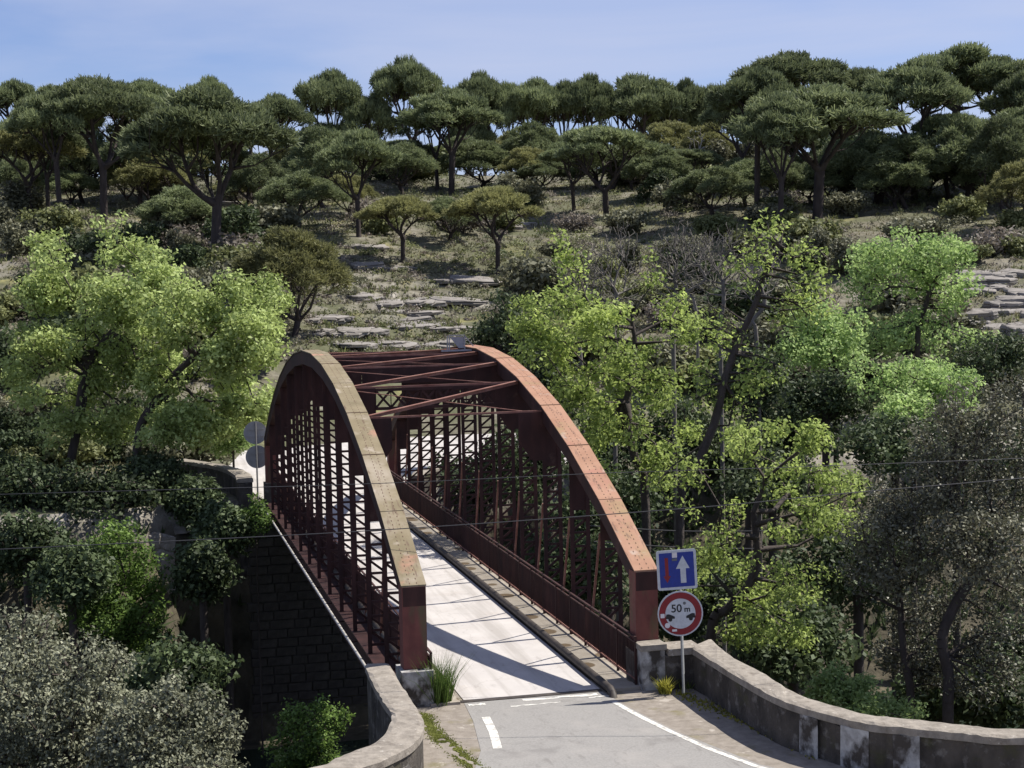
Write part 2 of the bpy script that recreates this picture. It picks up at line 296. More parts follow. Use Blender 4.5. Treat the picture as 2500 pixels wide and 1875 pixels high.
def inside_far(x, y):
    ye = np.interp(x, FAR[:, 0], FAR[:, 1]); return y > ye
def terrain(x, y):
    x = np.asarray(x, float); y = np.asarray(y, float)
    s = (x-CAM[0])*sy_+(y-CAM[1])*cy_; t = (x-CAM[0])*cy_-(y-CAM[1])*sy_
    hs = [0, 72, 90, 96, 103, 120, 140, 160, 190, 230, 270, 330, 700]
    hz = [0, 0, 0.0, 1.6, 3.9, 6.4, 10.2, 14.0, 18.6, 23.6, 26.5, 27.0, 20]
    left = np.clip((-t-4)/14, 0, 1)*np.clip((s-68)/10, 0, 1)
    right = np.clip((t-12)/14, 0, 1)*np.clip((s-74)/10, 0, 1)
    h = np.interp(s+left*9+right*6+2.0*wob(x, y, 0.05)*np.clip((s-92)/10, 0, 1), hs, hz)
    far_on = np.clip((s-92)/15, 0, 1)
    h = h+far_on*(0.5*wob(x, y, 0.12)+0.22*wob(y, x, 0.45))
    # layered ledges on the lower hillside
    led = np.clip((s-98)/6, 0, 1)*np.clip((150-s)/15, 0, 1)
    q = h/0.8; st = np.floor(q)+np.clip((q-np.floor(q)-0.55)/0.45, 0, 1)**2
    h = h*(1-0.7*led)+led*0.7*st*0.8
    dn = seg_dist(x, y, NEAR); df = seg_dist(x, y, FAR)
    gn = np.where(inside_near(x, y), -0.05, -1.4-0.62*dn)
    rock = 0.7*wob(x*1.0, y*1.0, 0.5)
    sheer = np.clip((x+7.5)/3.0, 0, 1)*np.clip((9-x)/4.0, 0, 1)
    gf = np.where(inside_far(x, y), -0.03, -0.35-0.95*df-8.5*sheer*np.clip(df/.6, 0, 1)+rock*np.clip(df/2, 0, 1))
    g = np.maximum(np.maximum(gn, gf), -9.3+0.35*wob(x, y, 0.4))
    inn = inside_near(x, y) | inside_far(x, y)
    return np.where(inn & inside_far(x, y), h-0.03, np.where(inn, -0.05, g))
def ground_hit(x, y, s0=60.0, s1=420.0):
    ss = np.arange(s0, s1, 0.4); d = px_ray(x, y); P = CAM[None, :]+ss[:, None]*d[None, :]
    below = P[:, 2] < terrain(P[:, 0], P[:, 1])
    i = int(np.argmax(below)) if below.any() else len(ss)-1
    p = P[i].copy(); p[2] = float(terrain(p[0], p[1])); return p, ss[i]
def axis(parts):
    return np.unique(np.concatenate([np.arange(a, b, c) for a, b, c in parts]))
gx = axis([(-700, -200, 25), (-200, -60, 4), (-60, -30, 1.0), (-30, 30, 0.45), (30, 110, 1.0), (110, 240, 4), (240, 901, 25)])
gy = axis([(-300, -60, 20), (-60, -14, 3), (-14, 60, 0.45), (60, 160, 0.8), (160, 300, 2.5), (300, 901, 25)])
GX, GY = np.meshgrid(gx, gy); GZ = terrain(GX, GY)
nx, ny = len(gx), len(gy)
ii = np.arange(nx*ny).reshape(ny, nx)
F = np.stack([ii[:-1, :-1], ii[:-1, 1:], ii[1:, 1:], ii[1:, :-1]], -1).reshape(-1, 4)
ground_me = mesh_np('ground', np.stack([GX, GY, GZ], -1).reshape(-1, 3), F, smooth=True)
gm = surf('dry_rocky_soil', [(0.30, (0.06, 0.055, 0.036)), (0.45, (0.115, 0.105, 0.072)), (0.58, (0.165, 0.15, 0.11)), (0.75, (0.27, 0.25, 0.215))], scale=0.9, rough=0.95, bump=0.9, bscale=2.5, bdist=0.15)
overlay(gm, (0.085, 0.09, 0.042), 0.22, 0.42, 0.58, strength=0.85, seed=2); overlay(gm, (0.26, 0.235, 0.09), 0.25, 0.58, 0.7, strength=0.7, seed=11)
# bare rock on the steeper ground
n_, l_, p_ = gm.node_tree.nodes, gm.node_tree.links, gm.node_tree.nodes['Principled BSDF']
ge = n_.new('ShaderNodeNewGeometry'); sx = n_.new('ShaderNodeSeparateXYZ'); l_.new(ge.outputs['True Normal'], sx.inputs['Vector'])
rr = n_.new('ShaderNodeValToRGB'); rr.color_ramp.elements[0].position = 0.74; rr.color_ramp.elements[0].color = (1, 1, 1, 1); rr.color_ramp.elements[1].position = 0.90; rr.color_ramp.elements[1].color = (0, 0, 0, 1)
nn = n_.new('ShaderNodeTexNoise'); nn.inputs['Scale'].default_value = 0.8; nn.inputs['Detail'].default_value = 8
tcg = n_.new('ShaderNodeTexCoord'); l_.new(tcg.outputs['Object'], nn.inputs['Vector'])
rk = n_.new('ShaderNodeValToRGB'); rk.color_ramp.elements[0].position = 0.35; rk.color_ramp.elements[0].color = (0.10, 0.09, 0.075, 1); rk.color_ramp.elements[1].position = 0.7; rk.color_ramp.elements[1].color = (0.36, 0.33, 0.28, 1)
mm = n_.new('ShaderNodeMix'); mm.data_type = 'RGBA'; old_ = p_.inputs['Base Color'].links[0].from_socket
l_.new(nn.outputs['Fac'], rk.inputs['Fac']); l_.new(sx.outputs['Z'], rr.inputs['Fac']); l_.new(rr.outputs['Color'], mm.inputs['Factor']); l_.new(old_, mm.inputs['A']); l_.new(rk.outputs['Color'], mm.inputs['B']); l_.new(mm.outputs['Result'], p_.inputs['Base Color'])
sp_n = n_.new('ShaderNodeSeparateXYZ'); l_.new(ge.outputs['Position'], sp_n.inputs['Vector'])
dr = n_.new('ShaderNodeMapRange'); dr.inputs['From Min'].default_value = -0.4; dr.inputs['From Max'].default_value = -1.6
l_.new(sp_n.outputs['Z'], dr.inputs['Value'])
dl = n_.new('ShaderNodeValToRGB'); dl.color_ramp.elements[0].position = 0.3; dl.color_ramp.elements[0].color = (0.030, 0.028, 0.018, 1); dl.color_ramp.elements[1].position = 0.75; dl.color_ramp.elements[1].color = (0.12, 0.10, 0.065, 1)  # dark gorge soil; the shade down there is put into this colour too
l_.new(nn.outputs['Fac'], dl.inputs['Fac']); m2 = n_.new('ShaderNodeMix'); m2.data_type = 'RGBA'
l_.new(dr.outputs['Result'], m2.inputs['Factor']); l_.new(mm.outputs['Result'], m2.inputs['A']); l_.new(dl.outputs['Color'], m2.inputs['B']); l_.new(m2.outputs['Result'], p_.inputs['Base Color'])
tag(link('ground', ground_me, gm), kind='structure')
b = MB().box(-90, 90, 6.0, 29.0, -9.2, -9.05); tag(b.build('river', M['water']), kind='structure')

def strip(name, left, right, z, mat, zt=None):
    """sheet between two polylines"""
    left = np.array(left, float); right = np.array(right, float); n = len(left)
    V = [(p[0], p[1], z) for p in left]+[(p[0], p[1], z) for p in right]
    return link(name, mesh_np(name, V, np.array([(i, n+i, n+i+1, i+1) for i in range(n-1)])), mat)
# near verge, road, markings
tag(strip('roadside_verge', [(-3.05, 0.85), (-3.05, -3.6), (-3.6, -4.8), (-4.8, -6.0), (-6.2, -7.0), (-9, -8.2), (-25, -10.2), (-60, -14), (-60, -45)],
      [(3.2, 0.85), (3.5, -3.6), (3.7, -4.8), (3.9, -6.0), (5.0, -7.4), (9, -9.3), (25, -10.8), (60, -14), (60, -45)], 0.002, M['verge']), kind='structure')
tag(strip('road', [(-1.55, -0.22), (-1.66, -1.6), (-1.95, -3.6), (-2.6, -5.6), (-4.2, -7.6), (-8, -9.6), (-25, -12.4), (-58, -17), (-58, -25)],
      [(1.42, -0.22), (1.56, -1.6), (1.92, -3.6), (2.6, -5.9), (3.9, -7.9), (8, -10.4), (25, -12.8), (58, -16), (58, -25)], 0.008, M['asphalt']), kind='structure')
def marking(name, pts, w, z=0.0125):
    pts = np.array(pts, float); d = np.gradient(pts, axis=0); nrm = np.stack([-d[:, 1], d[:, 0]], -1); nrm /= np.linalg.norm(nrm, axis=1)[:, None]
    return tag(strip(name, pts+nrm*w/2, pts-nrm*w/2, z, M['paint']), kind='structure')
el = np.array([(1.40, -1.1), (1.46, -1.6), (1.58, -2.4), (1.81, -3.6), (2.10, -4.8), (2.50, -6.0), (3.1, -7.1), (4.1, -8.2), (6, -9.5), (8.2, -10.5), (25, -12.9)])
marking('road_edge_line', el, 0.12)
marking('road_dash_line', [(-1.36, -1.40), (-1.46, -2.5), (-1.62, -3.56)], 0.17)
marking('road_dash_line', [(-2.35, -5.6), (-2.9, -6.4), (-3.6, -7.3)], 0.17)
b = MB().box(-1.6, 1.42, -0.20, -0.03, -0.05, 0.016); tag(b.build('deck_joint', M['kerbpipe']), kind='structure')
rg = random.Random(3)
for (xa, xb, yc, w) in [(-1.5, -1.15, -0.42, .16), (-0.35, 1.25, -0.40, .18), (-0.7, 0.35, -0.78, .09), (1.0, 1.5, -0.62, .1)]:
    pts = [(xa+(xb-xa)*i/9, yc+rg.uniform(-.02, .02)) for i in range(10)]
    a = [(p[0], p[1]+w/2*rg.uniform(.3, 1)) for p in pts]; c = [(p[0], p[1]-w/2*rg.uniform(.3, 1)) for p in pts]
    tag(strip('worn_joint_paint', a, c, 0.0125, M['paint']), kind='structure')
# far road beyond the bridge, swinging to the right
tag(strip('far_road', [(-2.9, 33.2), (-3.3, 38), (-3.6, 45), (-2.0, 54), (2, 60.5), (8, 63), (14, 64), (24, 65)],
      [(2.9, 33.2), (4.2, 36.0), (8.5, 38.5), (13, 41), (16, 45), (17, 50), (19, 56), (24, 60)], 0.03, M['deck']), kind='structure')

# ------------------------------------------------------------------ parapet walls
def smooth(pts, n=6):
    P = np.array(pts, float); P = np.vstack([2*P[0]-P[1], P, 2*P[-1]-P[-2]]); out = []
    for i in range(1, len(P)-2):
        for k in range(n):
            t = k/n; a, b_, c, d = P[i-1], P[i], P[i+1], P[i+2]
            out.append(0.5*((2*b_)+(-a+c)*t+(2*a-5*b_+4*c-d)*t*t+(-a+3*b_-3*c+d)*t**3))
    out.append(P[-2]); return np.array(out)
def band(name, A, B, z0, z1, mat, parent, rough=0.0, seed=0, crown=0.0):
    """closed body between two plan polylines A (one side) and B (other side); A and B of equal length"""
    r = np.random.default_rng(seed); n = len(A)
    rows = 2 if crown == 0 else 3
    V = []; 
    def ring(i):
        a = A[i]; b = B[i]; za0 = z0; j = lambda: r.normal(0, rough, 3)
        pts = [np.array((a[0], a[1], z0)), np.array((a[0], a[1], z1))+j()]
        if crown: 
            pts[1][2] -= crown
            pts += [np.array((a[0]*.85+b[0]*.15, a[1]*.85+b[1]*.15, z1))+j(), np.array((a[0]*.15+b[0]*.85, a[1]*.15+b[1]*.85, z1))+j()]
        q = np.array((b[0], b[1], z1))+j()
        if crown: q[2] -= crown
        pts += [q, np.array((b[0], b[1], z0))]
        return pts
    for i in range(n): V += ring(i)
    k = len(V)//n
    Q = [(i*k+j, i*k+(j+1) % k, (i+1)*k+(j+1) % k, (i+1)*k+j) for i in range(n-1) for j in range(k)]
    Q += [tuple(range(k)), tuple((n-1)*k+j for j in range(k))]
    b = MB(); b.add(V, Q); o = b.build(name, mat, parent); fix_normals(o); return o
def offset(A, B, d):
    v = A-B; v /= np.linalg.norm(v, axis=1)[:, None]; return A+v*d, B-v*d
ZT = 0.88
# left parapet (outer = gorge side)
Lo = smooth([tuple(on_z(x, y, ZT)[:2]) for x, y in [(895, 1622), (917, 1670), (940, 1710), (960, 1749), (931, 1804), (845, 1840), (765, 1872)]]+[(-7.2, -7.2), (-11, -8.6), (-24, -10.2)])
Li = smooth([tuple(on_z(x, y, ZT)[:2]) for x, y in [(945, 1619), (975, 1670), (1003, 1712), (1031, 1762), (1011, 1807), (953, 1843), (863, 1875)]]+[(-6.6, -7.7), (-10.6, -9.2), (-24, -10.8)])
pl = empty('parapet_wall', (-3.25, -2, 0)); tag(pl, 'low stone parapet curving away beside the grass clump and left truss post', 'wall')
def rel(o, p):
    o.parent = p; o.matrix_parent_inverse = Matrix.Translation(-Vector(p.location)); return o
rel(band('wall_body', Lo, Li, -7.5, ZT-0.15, M['wall'], None, 0.012, 1), pl)
a_, b_ = offset(Lo, Li, 0.035); rel(band('coping', a_, b_, ZT-0.148, ZT, M['coping'], None, 0.007, 2, 0.02), pl)
for (i0, i1, z0, z1, mt) in [(26, 29, 0.05, 0.55, 'whitewash'), (31, 34, 0.1, 0.6, 'whitewash')]:
    aa = Li[i0:i1+1]; vv = (Li-Lo)[i0:i1+1]; vv = vv/np.linalg.norm(vv, axis=1)[:, None]
    rel(band('render_patch', aa+vv*0.014, aa-vv*0.01, z0, z1, M[mt], None, 0.004, 3), pl)
# right parapet
ZT = 0.88
ro_px = [(1735, 1559), (1780, 1597), (1870, 1647), (1950, 1694), (2100, 1739), (2200, 1752), (2350, 1768), (2500, 1778)]
ri_px = [(1690, 1579), (1780, 1636), (1870, 1688), (1950, 1721), (2100, 1760), (2200, 1772), (2350, 1787), (2500, 1796)]
Ro = smooth([tuple(on_z(x, y, ZT)[:2]) for x, y in ro_px]+[(10, -8.4), (24, -10.0)])
Ri = smooth([tuple(on_z(x, y, ZT)[:2]) for x, y in ri_px]+[(9.9, -9.0), (24, -10.6)])
pr = empty('parapet_wall', (3.6, -2, 0)); tag(pr, 'long curved parapet with patchy whitewashed pilasters beside the road signs', 'wall')
rel(band('wall_body', Ro, Ri, -6.5, ZT-0.15, M['wall'], None, 0.012, 4), pr)
a_, b_ = offset(Ro, Ri, 0.035); rel(band('coping', a_, b_, ZT-0.148, ZT, M['coping'], None, 0.007, 5, 0.02), pr)
# end return of the wall and its whitewashed pier
c0 = Ri[0]; c1 = Ro[0]
b = MB().box(2.74, float(c0[0])+0.12, float(c0[1])-.02, float(c1[1])-.02, -1.0, ZT-0.15); rel(b.build('wall_return', M['wall']), pr)
b = MB().box(2.78, float(c0[0])+0.2, float(c0[1])-.06, float(c1[1])+.02, ZT-0.147, ZT-0.004); rel(b.build('return_coping', M['coping']), pr)
b = MB().box(2.24, 2.74, -0.44, 0.0, -0.6, 0.845); rel(b.build('end_pier', M['whitewash']), pr)
b = MB().box(2.20, 2.77, -0.48, -0.005, 0.847, 0.97); rel(b.build('pier_coping', M['coping']), pr)
for (i0, i1) in [(18, 20), (22, 25), (29, 32)]:
    aa = Ri[i0:i1+1]; vv = (Ri-Ro)[i0:i1+1]; vv = vv/np.linalg.norm(vv, axis=1)[:, None]
    rel(band('pilaster', aa+vv*0.045, aa-vv*0.01, -0.05, ZT-0.152, M['whitewash'], None, 0.012, 20+i0), pr)

# ------------------------------------------------------------------ the bridge
SPAN = 33.0; NP = 13; PIT = SPAN/NP
def htop(y): return 2.46+4.2*(1-((y-SPAN/2)/(SPAN/2))**2)
YN = [k*PIT for k in range(NP+1)]; HN = [htop(y) for y in YN]
br = empty('arch_bridge', (0, SPAN/2, 0)); tag(br, 'rusty red steel bowstring bridge with arched lattice trusses over the gorge', 'bridge')
def B(o): o.parent = br; o.matrix_parent_inverse = Matrix.Translation(-Vector(br.location)); return o
def sub(o, par): o.parent = par; o.matrix_parent_inverse = par.matrix_parent_inverse if par.parent else Matrix(); return o
def child(o, par):
    """sub-part sharing the bridge's own coordinates"""
    o.parent = par; o.matrix_parent_inverse = Matrix(); return o
CD = 0.42
for sgn in (-1, 1):
    xc = 2.5*sgn; plate = M['lichen'] if sgn < 0 else M['salmon']
    for k in range(NP):
        y0, y1, h0, h1 = YN[k], YN[k+1], HN[k], HN[k+1]
        c = B(MB().prism([(y0, h0-0.02), (y1, h1-0.02), (y1, h1-CD), (y0, h0-CD)], 0, xc-0.235, xc+0.235).build('chord_segment', M['steel'])); fix_normals(c)
        e = 0.012
        t = MB().prism([(y0+e, h0-0.018+e*(h1-h0)/PIT), (y1-e, h1-0.018-e*(h1-h0)/PIT), (y1-e, h1+0.012-e*(h1-h0)/PIT), (y0+e, h0+0.012+e*(h1-h0)/PIT)], 0, xc-0.262, xc+0.262).build('top_plate', plate)
        fix_normals(t); child(t, c)
        rv = MB(); n = int(math.hypot(PIT, h1-h0)/0.15)
        for xo in (-0.075, 0.075):
            for i in range(n):
                f = (i+0.5)/n; y = y0+f*PIT; z = h0+f*(h1-h0)+0.018
                rv.add([(xc+xo-.009, y-.022, z-.01), (xc+xo+.009, y-.022, z-.01), (xc+xo+.009, y+.022, z-.01+.044*(h1-h0)/PIT), (xc+xo-.009, y+.022, z-.01+.044*(h1-h0)/PIT), (xc+xo, y, z+.006)], [(0, 1, 4), (1, 2, 4), (2, 3, 4), (3, 0, 4)])
        tag(child(rv.build('rivets', M['rivet']), c), kind='stuff')
        # seam strap across the plate at some joints
        if k in (2, 3, 5, 8, 10, 11):
            s_ = MB().bar((xc-.266, y0, h0+0.014), (xc+.266, y0, h0+0.014), 0.05, 0.012); child(s_.build('seam_strap', M['rivet']), c)
    for ye in (0.0, SPAN-0.42):
        B(MB().box(xc-0.25, xc+0.25, ye+0.001, ye+0.42, 0.74, 2.44).build('end_post', M['post']))
    # bottom girder
    B(MB().box(xc-0.19, xc+0.19, 0.5, SPAN-0.5, -0.72, -0.10).build('bottom_girder', M['steel']))
    B(MB().box(xc-0.28, xc+0.28, 0.45, SPAN-0.45, -0.098, -0.06).build('girder_flange', M['steel']))
nlace = 0
for sgn in (-1, 1):
    xc = 2.5*sgn
    for k in range(1, NP):
        y = YN[k]; zt = HN[k]-CD-0.005; xi, xo = xc-sgn*0.20, xc+sgn*0.20
        pz = max(zt-1.15, 1.2) if k > 1 else zt-0.5
        colm = B(MB().box(xc-0.2, xc+0.2, y-0.02, y+0.02, pz, zt).build('column_plate', M['steel']))
        for xx in (xi, xo):
            child(MB().box(xx-0.052, xx+0.052, y-0.040, y-0.022, -0.058, zt-0.002).box(xx-0.012, xx+0.012, y-0.022, y+0.035, -0.058, zt-0.002).build('column_leg', M['steel']), colm)
        zs = np.arange(0.15, pz-0.02, 0.34); rest = MB(); single = k <= 5
        for i, z in enumerate(zs):
            bars = [((xi, y-.012, z), (xo, y-.012, z))]
            if z+0.34 < pz+0.1: bars.append(((xi, y+.012, z+0.02), (xo, y+.012, z+0.34)))
            for a, c in bars:
                if single and nlace < 290:
                    child(MB().bar(a, c, 0.035, 0.058).build('lacing_bar', M['steel']), colm); nlace += 1
                else: rest.bar(a, c, 0.035, 0.058)
        if rest.n: tag(child(rest.build('lacing', M['steel']), colm), kind='stuff')
        # inclined stay from the column down to the deck edge
        B(MB().bar((xi-sgn*0.03, y+0.06, min(2.9, zt-0.2)), (xi-sgn*0.03, y+1.15, -0.055), 0.035, 0.05, up=(1, 0, 0)).build('column_stay', M['rust_pale']))
# transverse floor beams
for k in range(1, NP):
    B(MB().box(-2.3, 2.3, YN[k]-0.09, YN[k]+0.09, -0.66, -0.265).build('floor_beam', M['steel']))
# overhead lateral bracing
zb = [h-0.09 for h in HN]
for k in range(3, 11):
    y = YN[k]; z = zb[k]
    B(MB().bar((-2.26, y, z-0.05), (2.26, y, z-0.05), 0.045, 0.05).build('cross_strut', M['rust_pale']))
    if k < 10:
        B(MB().bar((-2.262, y+.05, z), (2.262, YN[k+1]-.05, zb[k+1]), 0.10, 0.016).bar((-2.262, y+.05, z-.05), (2.262, YN[k+1]-.05, zb[k+1]-.05), 0.014, 0.085).build('diagonal_brace', M['rust_pale']))
        B(MB().bar((2.262, y+.05, z-.115), (-2.262, YN[k+1]-.05, zb[k+1]-.115), 0.045, 0.018).build('tie_bar', M['rust_pale']))
    for sgn in (-1, 1):   # knee plates
        xi = 2.26*sgn; zt = HN[k]-0.16
        q = [(xi, zt), (xi-sgn*0.62, zt), (xi-sgn*0.62, zt-0.75), (xi-sgn*0.28, zt-1.25), (xi, zt-1.25)]
        o = B(MB().prism(q, 1, y-0.045, y-0.025).build('knee_plate', M['steel'])); fix_normals(o)
    if k in (5, 6, 8):
        zt = HN[k]-0.16; o = B(MB().prism([(-1.63, zt), (1.63, zt), (1.63, zt-.5), (1.2, zt-.44), (-1.2, zt-.44), (-1.63, zt-.5)], 1, y-.045, y-.025).build('sway_plate', M['steel'])); fix_normals(o)
    if k in (4, 7, 9):
        zt = HN[k]-0.18; g = MB()
        g.bar((-1.64, y-.035, zt-.03), (1.64, y-.035, zt-.03), 0.08, 0.08).bar((-1.64, y-.035, zt-.53), (1.64, y-.035, zt-.53), 0.08, 0.08)
        B(g.build('sway_girder', M['steel'])); ln = MB()
        nn_ = 8
        for i in range(nn_):
            x0 = -1.64+3.28*i/nn_; x1 = x0+3.28/nn_
            ln.bar((x0, y-.05, zt-.05), (x1, y-.05, zt-.51), 0.02, 0.06).bar((x0, y-.02, zt-.51), (x1, y-.02, zt-.05), 0.02, 0.06).bar((x0, y-.035, zt-.05), (x0, y-.035, zt-.51), 0.02, 0.05, up=(0, 1, 0))
        tag(B(ln.build('sway_lattice', M['steel'])), kind='stuff')
# maintenance frame on the crown of one arch
yc = SPAN/2-0.6; zc = htop(yc)
fr = B(MB().bar((1.55, yc, zc-.1), (1.55, yc, zc+.36), .03, .03, up=(0, 1, 0)).bar((2.03, yc, zc-.1), (2.03, yc, zc+.36), .03, .03, up=(0, 1, 0)).bar((1.535, yc, zc+.375), (2.045, yc, zc+.375), .03, .03).bar((2.03, yc, zc+.36), (2.3, yc, zc+.03), .03, .03).bar((1.55, yc+.3, zc-.1), (1.55, yc+.3, zc+.36), .03, .03, up=(0, 1, 0)).bar((1.3, yc+.0, zc-.09), (2.25, yc+.0, zc-.09), .05, .05).build('bird_guard_frame', M['meshgrey']))
o = MB().prism([(1.57, zc+.33), (2.01, zc+.33), (2.01, zc-.02), (1.85, zc-.02)], 1, yc+.02, yc+.03).build('guard_panel', M['meshgrey']); fix_normals(o); child(o, fr)
# deck, sidewalks, kerb rails
B(MB().box(-1.52, 1.42, -0.03, SPAN+0.2, -0.26, 0.02).build('deck_slab', M['deck']))
for sgn, x0, x1 in ((1, 1.56, 2.26), (-1, -2.26, -1.64)):
    n = 26; st_ = (SPAN+.3)/n; me = None
    for i in range(n):
        if me is None:
            me = MB().box(x0, x1, 0.008, st_-0.012, -0.24, 0.06).data('sidewalk_slab')
            me.materials.append(M['sidewalk'])
        o = B(bpy.data.objects.new('sidewalk_slab', me)); col.objects.link(o); o.location = (0, i*st_-.3, 0)
    o = B(MB().box(min(x0, x0-sgn*.08), max(x0, x0-sgn*.08)-0.002, -.28, SPAN, -0.2, 0.03).build('kerb_angle', M['kerbpipe']))
    B(MB().tube(([(x0-sgn*0.055, -.78, -.08), (x0-sgn*0.055, -.68, .06)] if sgn > 0 else [])+[(x0-sgn*0.055, y, 0.125) for y in np.linspace(-0.5 if sgn > 0 else .1, SPAN+0.2, 30)], 0.085, 10).build('kerb_pipe', M['kerbpipe'], smooth=True))
for sgn in (-1, 1):
    xr = 2.2*sgn
    rail = B(MB().bar((xr, -0.12, 1.08), (xr, SPAN-.05, 1.08), 0.05, 0.03).build('railing', M['steel']))
    child(MB().bar((xr, -0.12, 0.97), (xr, SPAN-.05, 0.97), 0.035, 0.03).build('middle_rail', M['steel']), rail)
    child(MB().bar((xr, -0.12, 0.18), (xr, SPAN-.05, 0.18), 0.05, 0.03).build('bottom_rail', M['rust_pale']), rail)
    me = MB().box(-.025, .025, -.02, .02, 0.05, 1.064).data('railing_post'); me.materials.append(M['steel'])
    for i in range(27):
        o = bpy.data.objects.new('railing_post', me); col.objects.link(o); child(o, rail); o.location = (xr, -0.10+i*(SPAN+.04)/26, 0)
    pk = MB()
    for i in range(330):
        y = -0.04+i*0.1000
        pk.box(xr-.013, xr+.013, y-.013, y+.013, 0.19, 0.96)
    tag(child(pk.build('pickets', M['steel']), rail), kind='stuff')
# conduit along the outside of the left truss
cp = B(MB().tube([(-2.92, y, -0.19) for y in np.linspace(0.8, 30.6, 40)], 0.035, 8).build('conduit', M['pipe'], smooth=True))
for i in range(12):
    child(MB().bar((-2.92, 2.2+i*2.5, -0.23), (-2.69, 2.2+i*2.5, -0.23), .05, .03).build('conduit_bracket', M['steel']), cp)

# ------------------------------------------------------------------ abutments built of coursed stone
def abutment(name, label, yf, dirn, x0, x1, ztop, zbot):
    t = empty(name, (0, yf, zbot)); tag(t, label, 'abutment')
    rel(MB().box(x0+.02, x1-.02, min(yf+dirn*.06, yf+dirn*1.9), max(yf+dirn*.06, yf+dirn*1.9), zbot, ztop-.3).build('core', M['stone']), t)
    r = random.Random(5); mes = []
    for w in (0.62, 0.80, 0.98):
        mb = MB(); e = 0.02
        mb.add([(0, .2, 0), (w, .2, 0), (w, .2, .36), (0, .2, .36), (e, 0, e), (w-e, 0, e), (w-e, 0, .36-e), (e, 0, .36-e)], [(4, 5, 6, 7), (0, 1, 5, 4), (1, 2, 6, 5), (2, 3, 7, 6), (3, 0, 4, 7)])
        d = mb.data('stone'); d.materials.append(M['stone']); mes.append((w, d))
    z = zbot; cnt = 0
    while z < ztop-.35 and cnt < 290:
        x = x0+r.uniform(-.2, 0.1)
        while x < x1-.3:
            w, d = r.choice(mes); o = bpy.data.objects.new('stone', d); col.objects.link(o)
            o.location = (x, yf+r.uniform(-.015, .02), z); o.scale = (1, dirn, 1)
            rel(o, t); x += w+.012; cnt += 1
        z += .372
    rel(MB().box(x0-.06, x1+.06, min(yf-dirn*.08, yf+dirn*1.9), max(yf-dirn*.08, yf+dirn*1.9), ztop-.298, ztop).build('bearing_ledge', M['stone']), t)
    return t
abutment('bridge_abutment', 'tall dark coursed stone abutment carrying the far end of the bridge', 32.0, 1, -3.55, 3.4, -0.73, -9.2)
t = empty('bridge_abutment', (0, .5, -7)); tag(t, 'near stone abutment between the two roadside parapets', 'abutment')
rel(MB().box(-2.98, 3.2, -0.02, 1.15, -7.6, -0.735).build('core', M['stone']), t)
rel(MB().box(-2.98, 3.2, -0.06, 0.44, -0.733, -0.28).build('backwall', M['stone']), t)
# stone plinths under the near posts, and at the far end
for (x, y, lab) in [(-2.5, 0.2, 'weathered stone plinth under the post beside the grass clump'), (2.52, 0.3, 'stone plinth behind the whitewashed pier under the post')]:
    b = MB().box(x-.33, x+.33, -.22 if x < 0 else .002, .55, -.72, .735)
    o = b.build('post_plinth', M['whitewash'] if x < 0 else M['wall']); tag(o, lab, 'plinth')
for x, lab in [(-2.5, 'stone plinth under the far arch post beside the sign backs'), (2.5, 'stone plinth under the far arch post by the bright far road')]:
    tag(MB().box(x-.32, x+.32, SPAN-.5, SPAN+.15, -.72, .735).build('post_plinth', M['wall']), lab, 'plinth')
fp = empty('parapet_wall', (-3.3, 35, 0)); tag(fp, 'pale stone parapet leading off the far end behind the round sign backs', 'wall')
A_ = smooth([(-3.85, 32.7), (-3.9, 35), (-4.5, 38), (-6.0, 41)]); C_ = smooth([(-3.3, 32.7), (-3.35, 35), (-4.0, 38), (-5.6, 41.3)])
rel(band('wall_body', A_, C_, -3, 0.78, M['wall'], None, 0.02, 9), fp); a_, b_ = offset(A_, C_, .05); rel(band('coping', a_, b_, .782, .95, M['coping'], None, .015, 10, .02), fp)
fp = empty('parapet_wall', (3.5, 34, 0)); tag(fp, 'short stone parapet at the far end on the sidewalk side', 'wall')
A_ = np.array([(3.3, 33.2), (3.6, 34.5), (4.6, 35.8)]); C_ = np.array([(3.8, 33.0), (4.05, 34.2), (4.9, 35.3)])
rel(band('wall_body', A_, C_, -3, 0.55, M['wall'], None, 0.02, 11), fp); rel(band('coping', A_, C_, .552, .68, M['coping'], None, .01, 12, .02), fp)

# ------------------------------------------------------------------ signs
def disc(b, r, y0, y1, n=40, cx=0, cz=0):
    return b.prism([(cx+r*math.cos(2*math.pi*i/n), cz+r*math.sin(2*math.pi*i/n)) for i in range(n)], 1, y0, y1)
def rrect(w, h, r, n=5):
    out = []
    for (sx_, sz_, a0) in ((1, 1, 0), (-1, 1, 90), (-1, -1, 180), (1, -1, 270)):
        for i in range(n+1):
            a = math.radians(a0+90*i/n); out.append((sx_*(w/2-r)+r*math.cos(a), sz_*(h/2-r)+r*math.sin(a)))
    return out
sg = empty('road_sign', (2.98, -0.92, 0.0), math.radians(-10)); sg.rotation_euler[1] = -0.022
tag(sg, 'blue priority plate above round fifty metre spacing sign on grey post', 'sign')
MB().tube([(0, 0.03, -0.3), (0, 0.03, 2.75)], 0.032, 10).build('post', M['galv'], sg, True)
def part(b, name, mat, par):
    o = b.build(name, mat, par); fix_normals(o); return o
sq = part(MB().prism(rrect(0.83, 0.83, 0.05), 1, -0.02, -0.004), 'priority_plate', M['signwhite'], sg); sq.location = (-0.06, 0, 2.62); sq.rotation_euler[1] = -0.02
part(MB().prism(rrect(0.72, 0.72, 0.015), 1, -0.0245, -0.0205), 'blue_field', M['signblue'], sq)
part(MB().prism([(0.07, -.28), (0.185, -.28), (.185, .02), (.265, .02), (.13, .29), (-.02, .02), (.07, .02)], 1, -.029, -.025), 'white_arrow', M['signwhite'], sq)
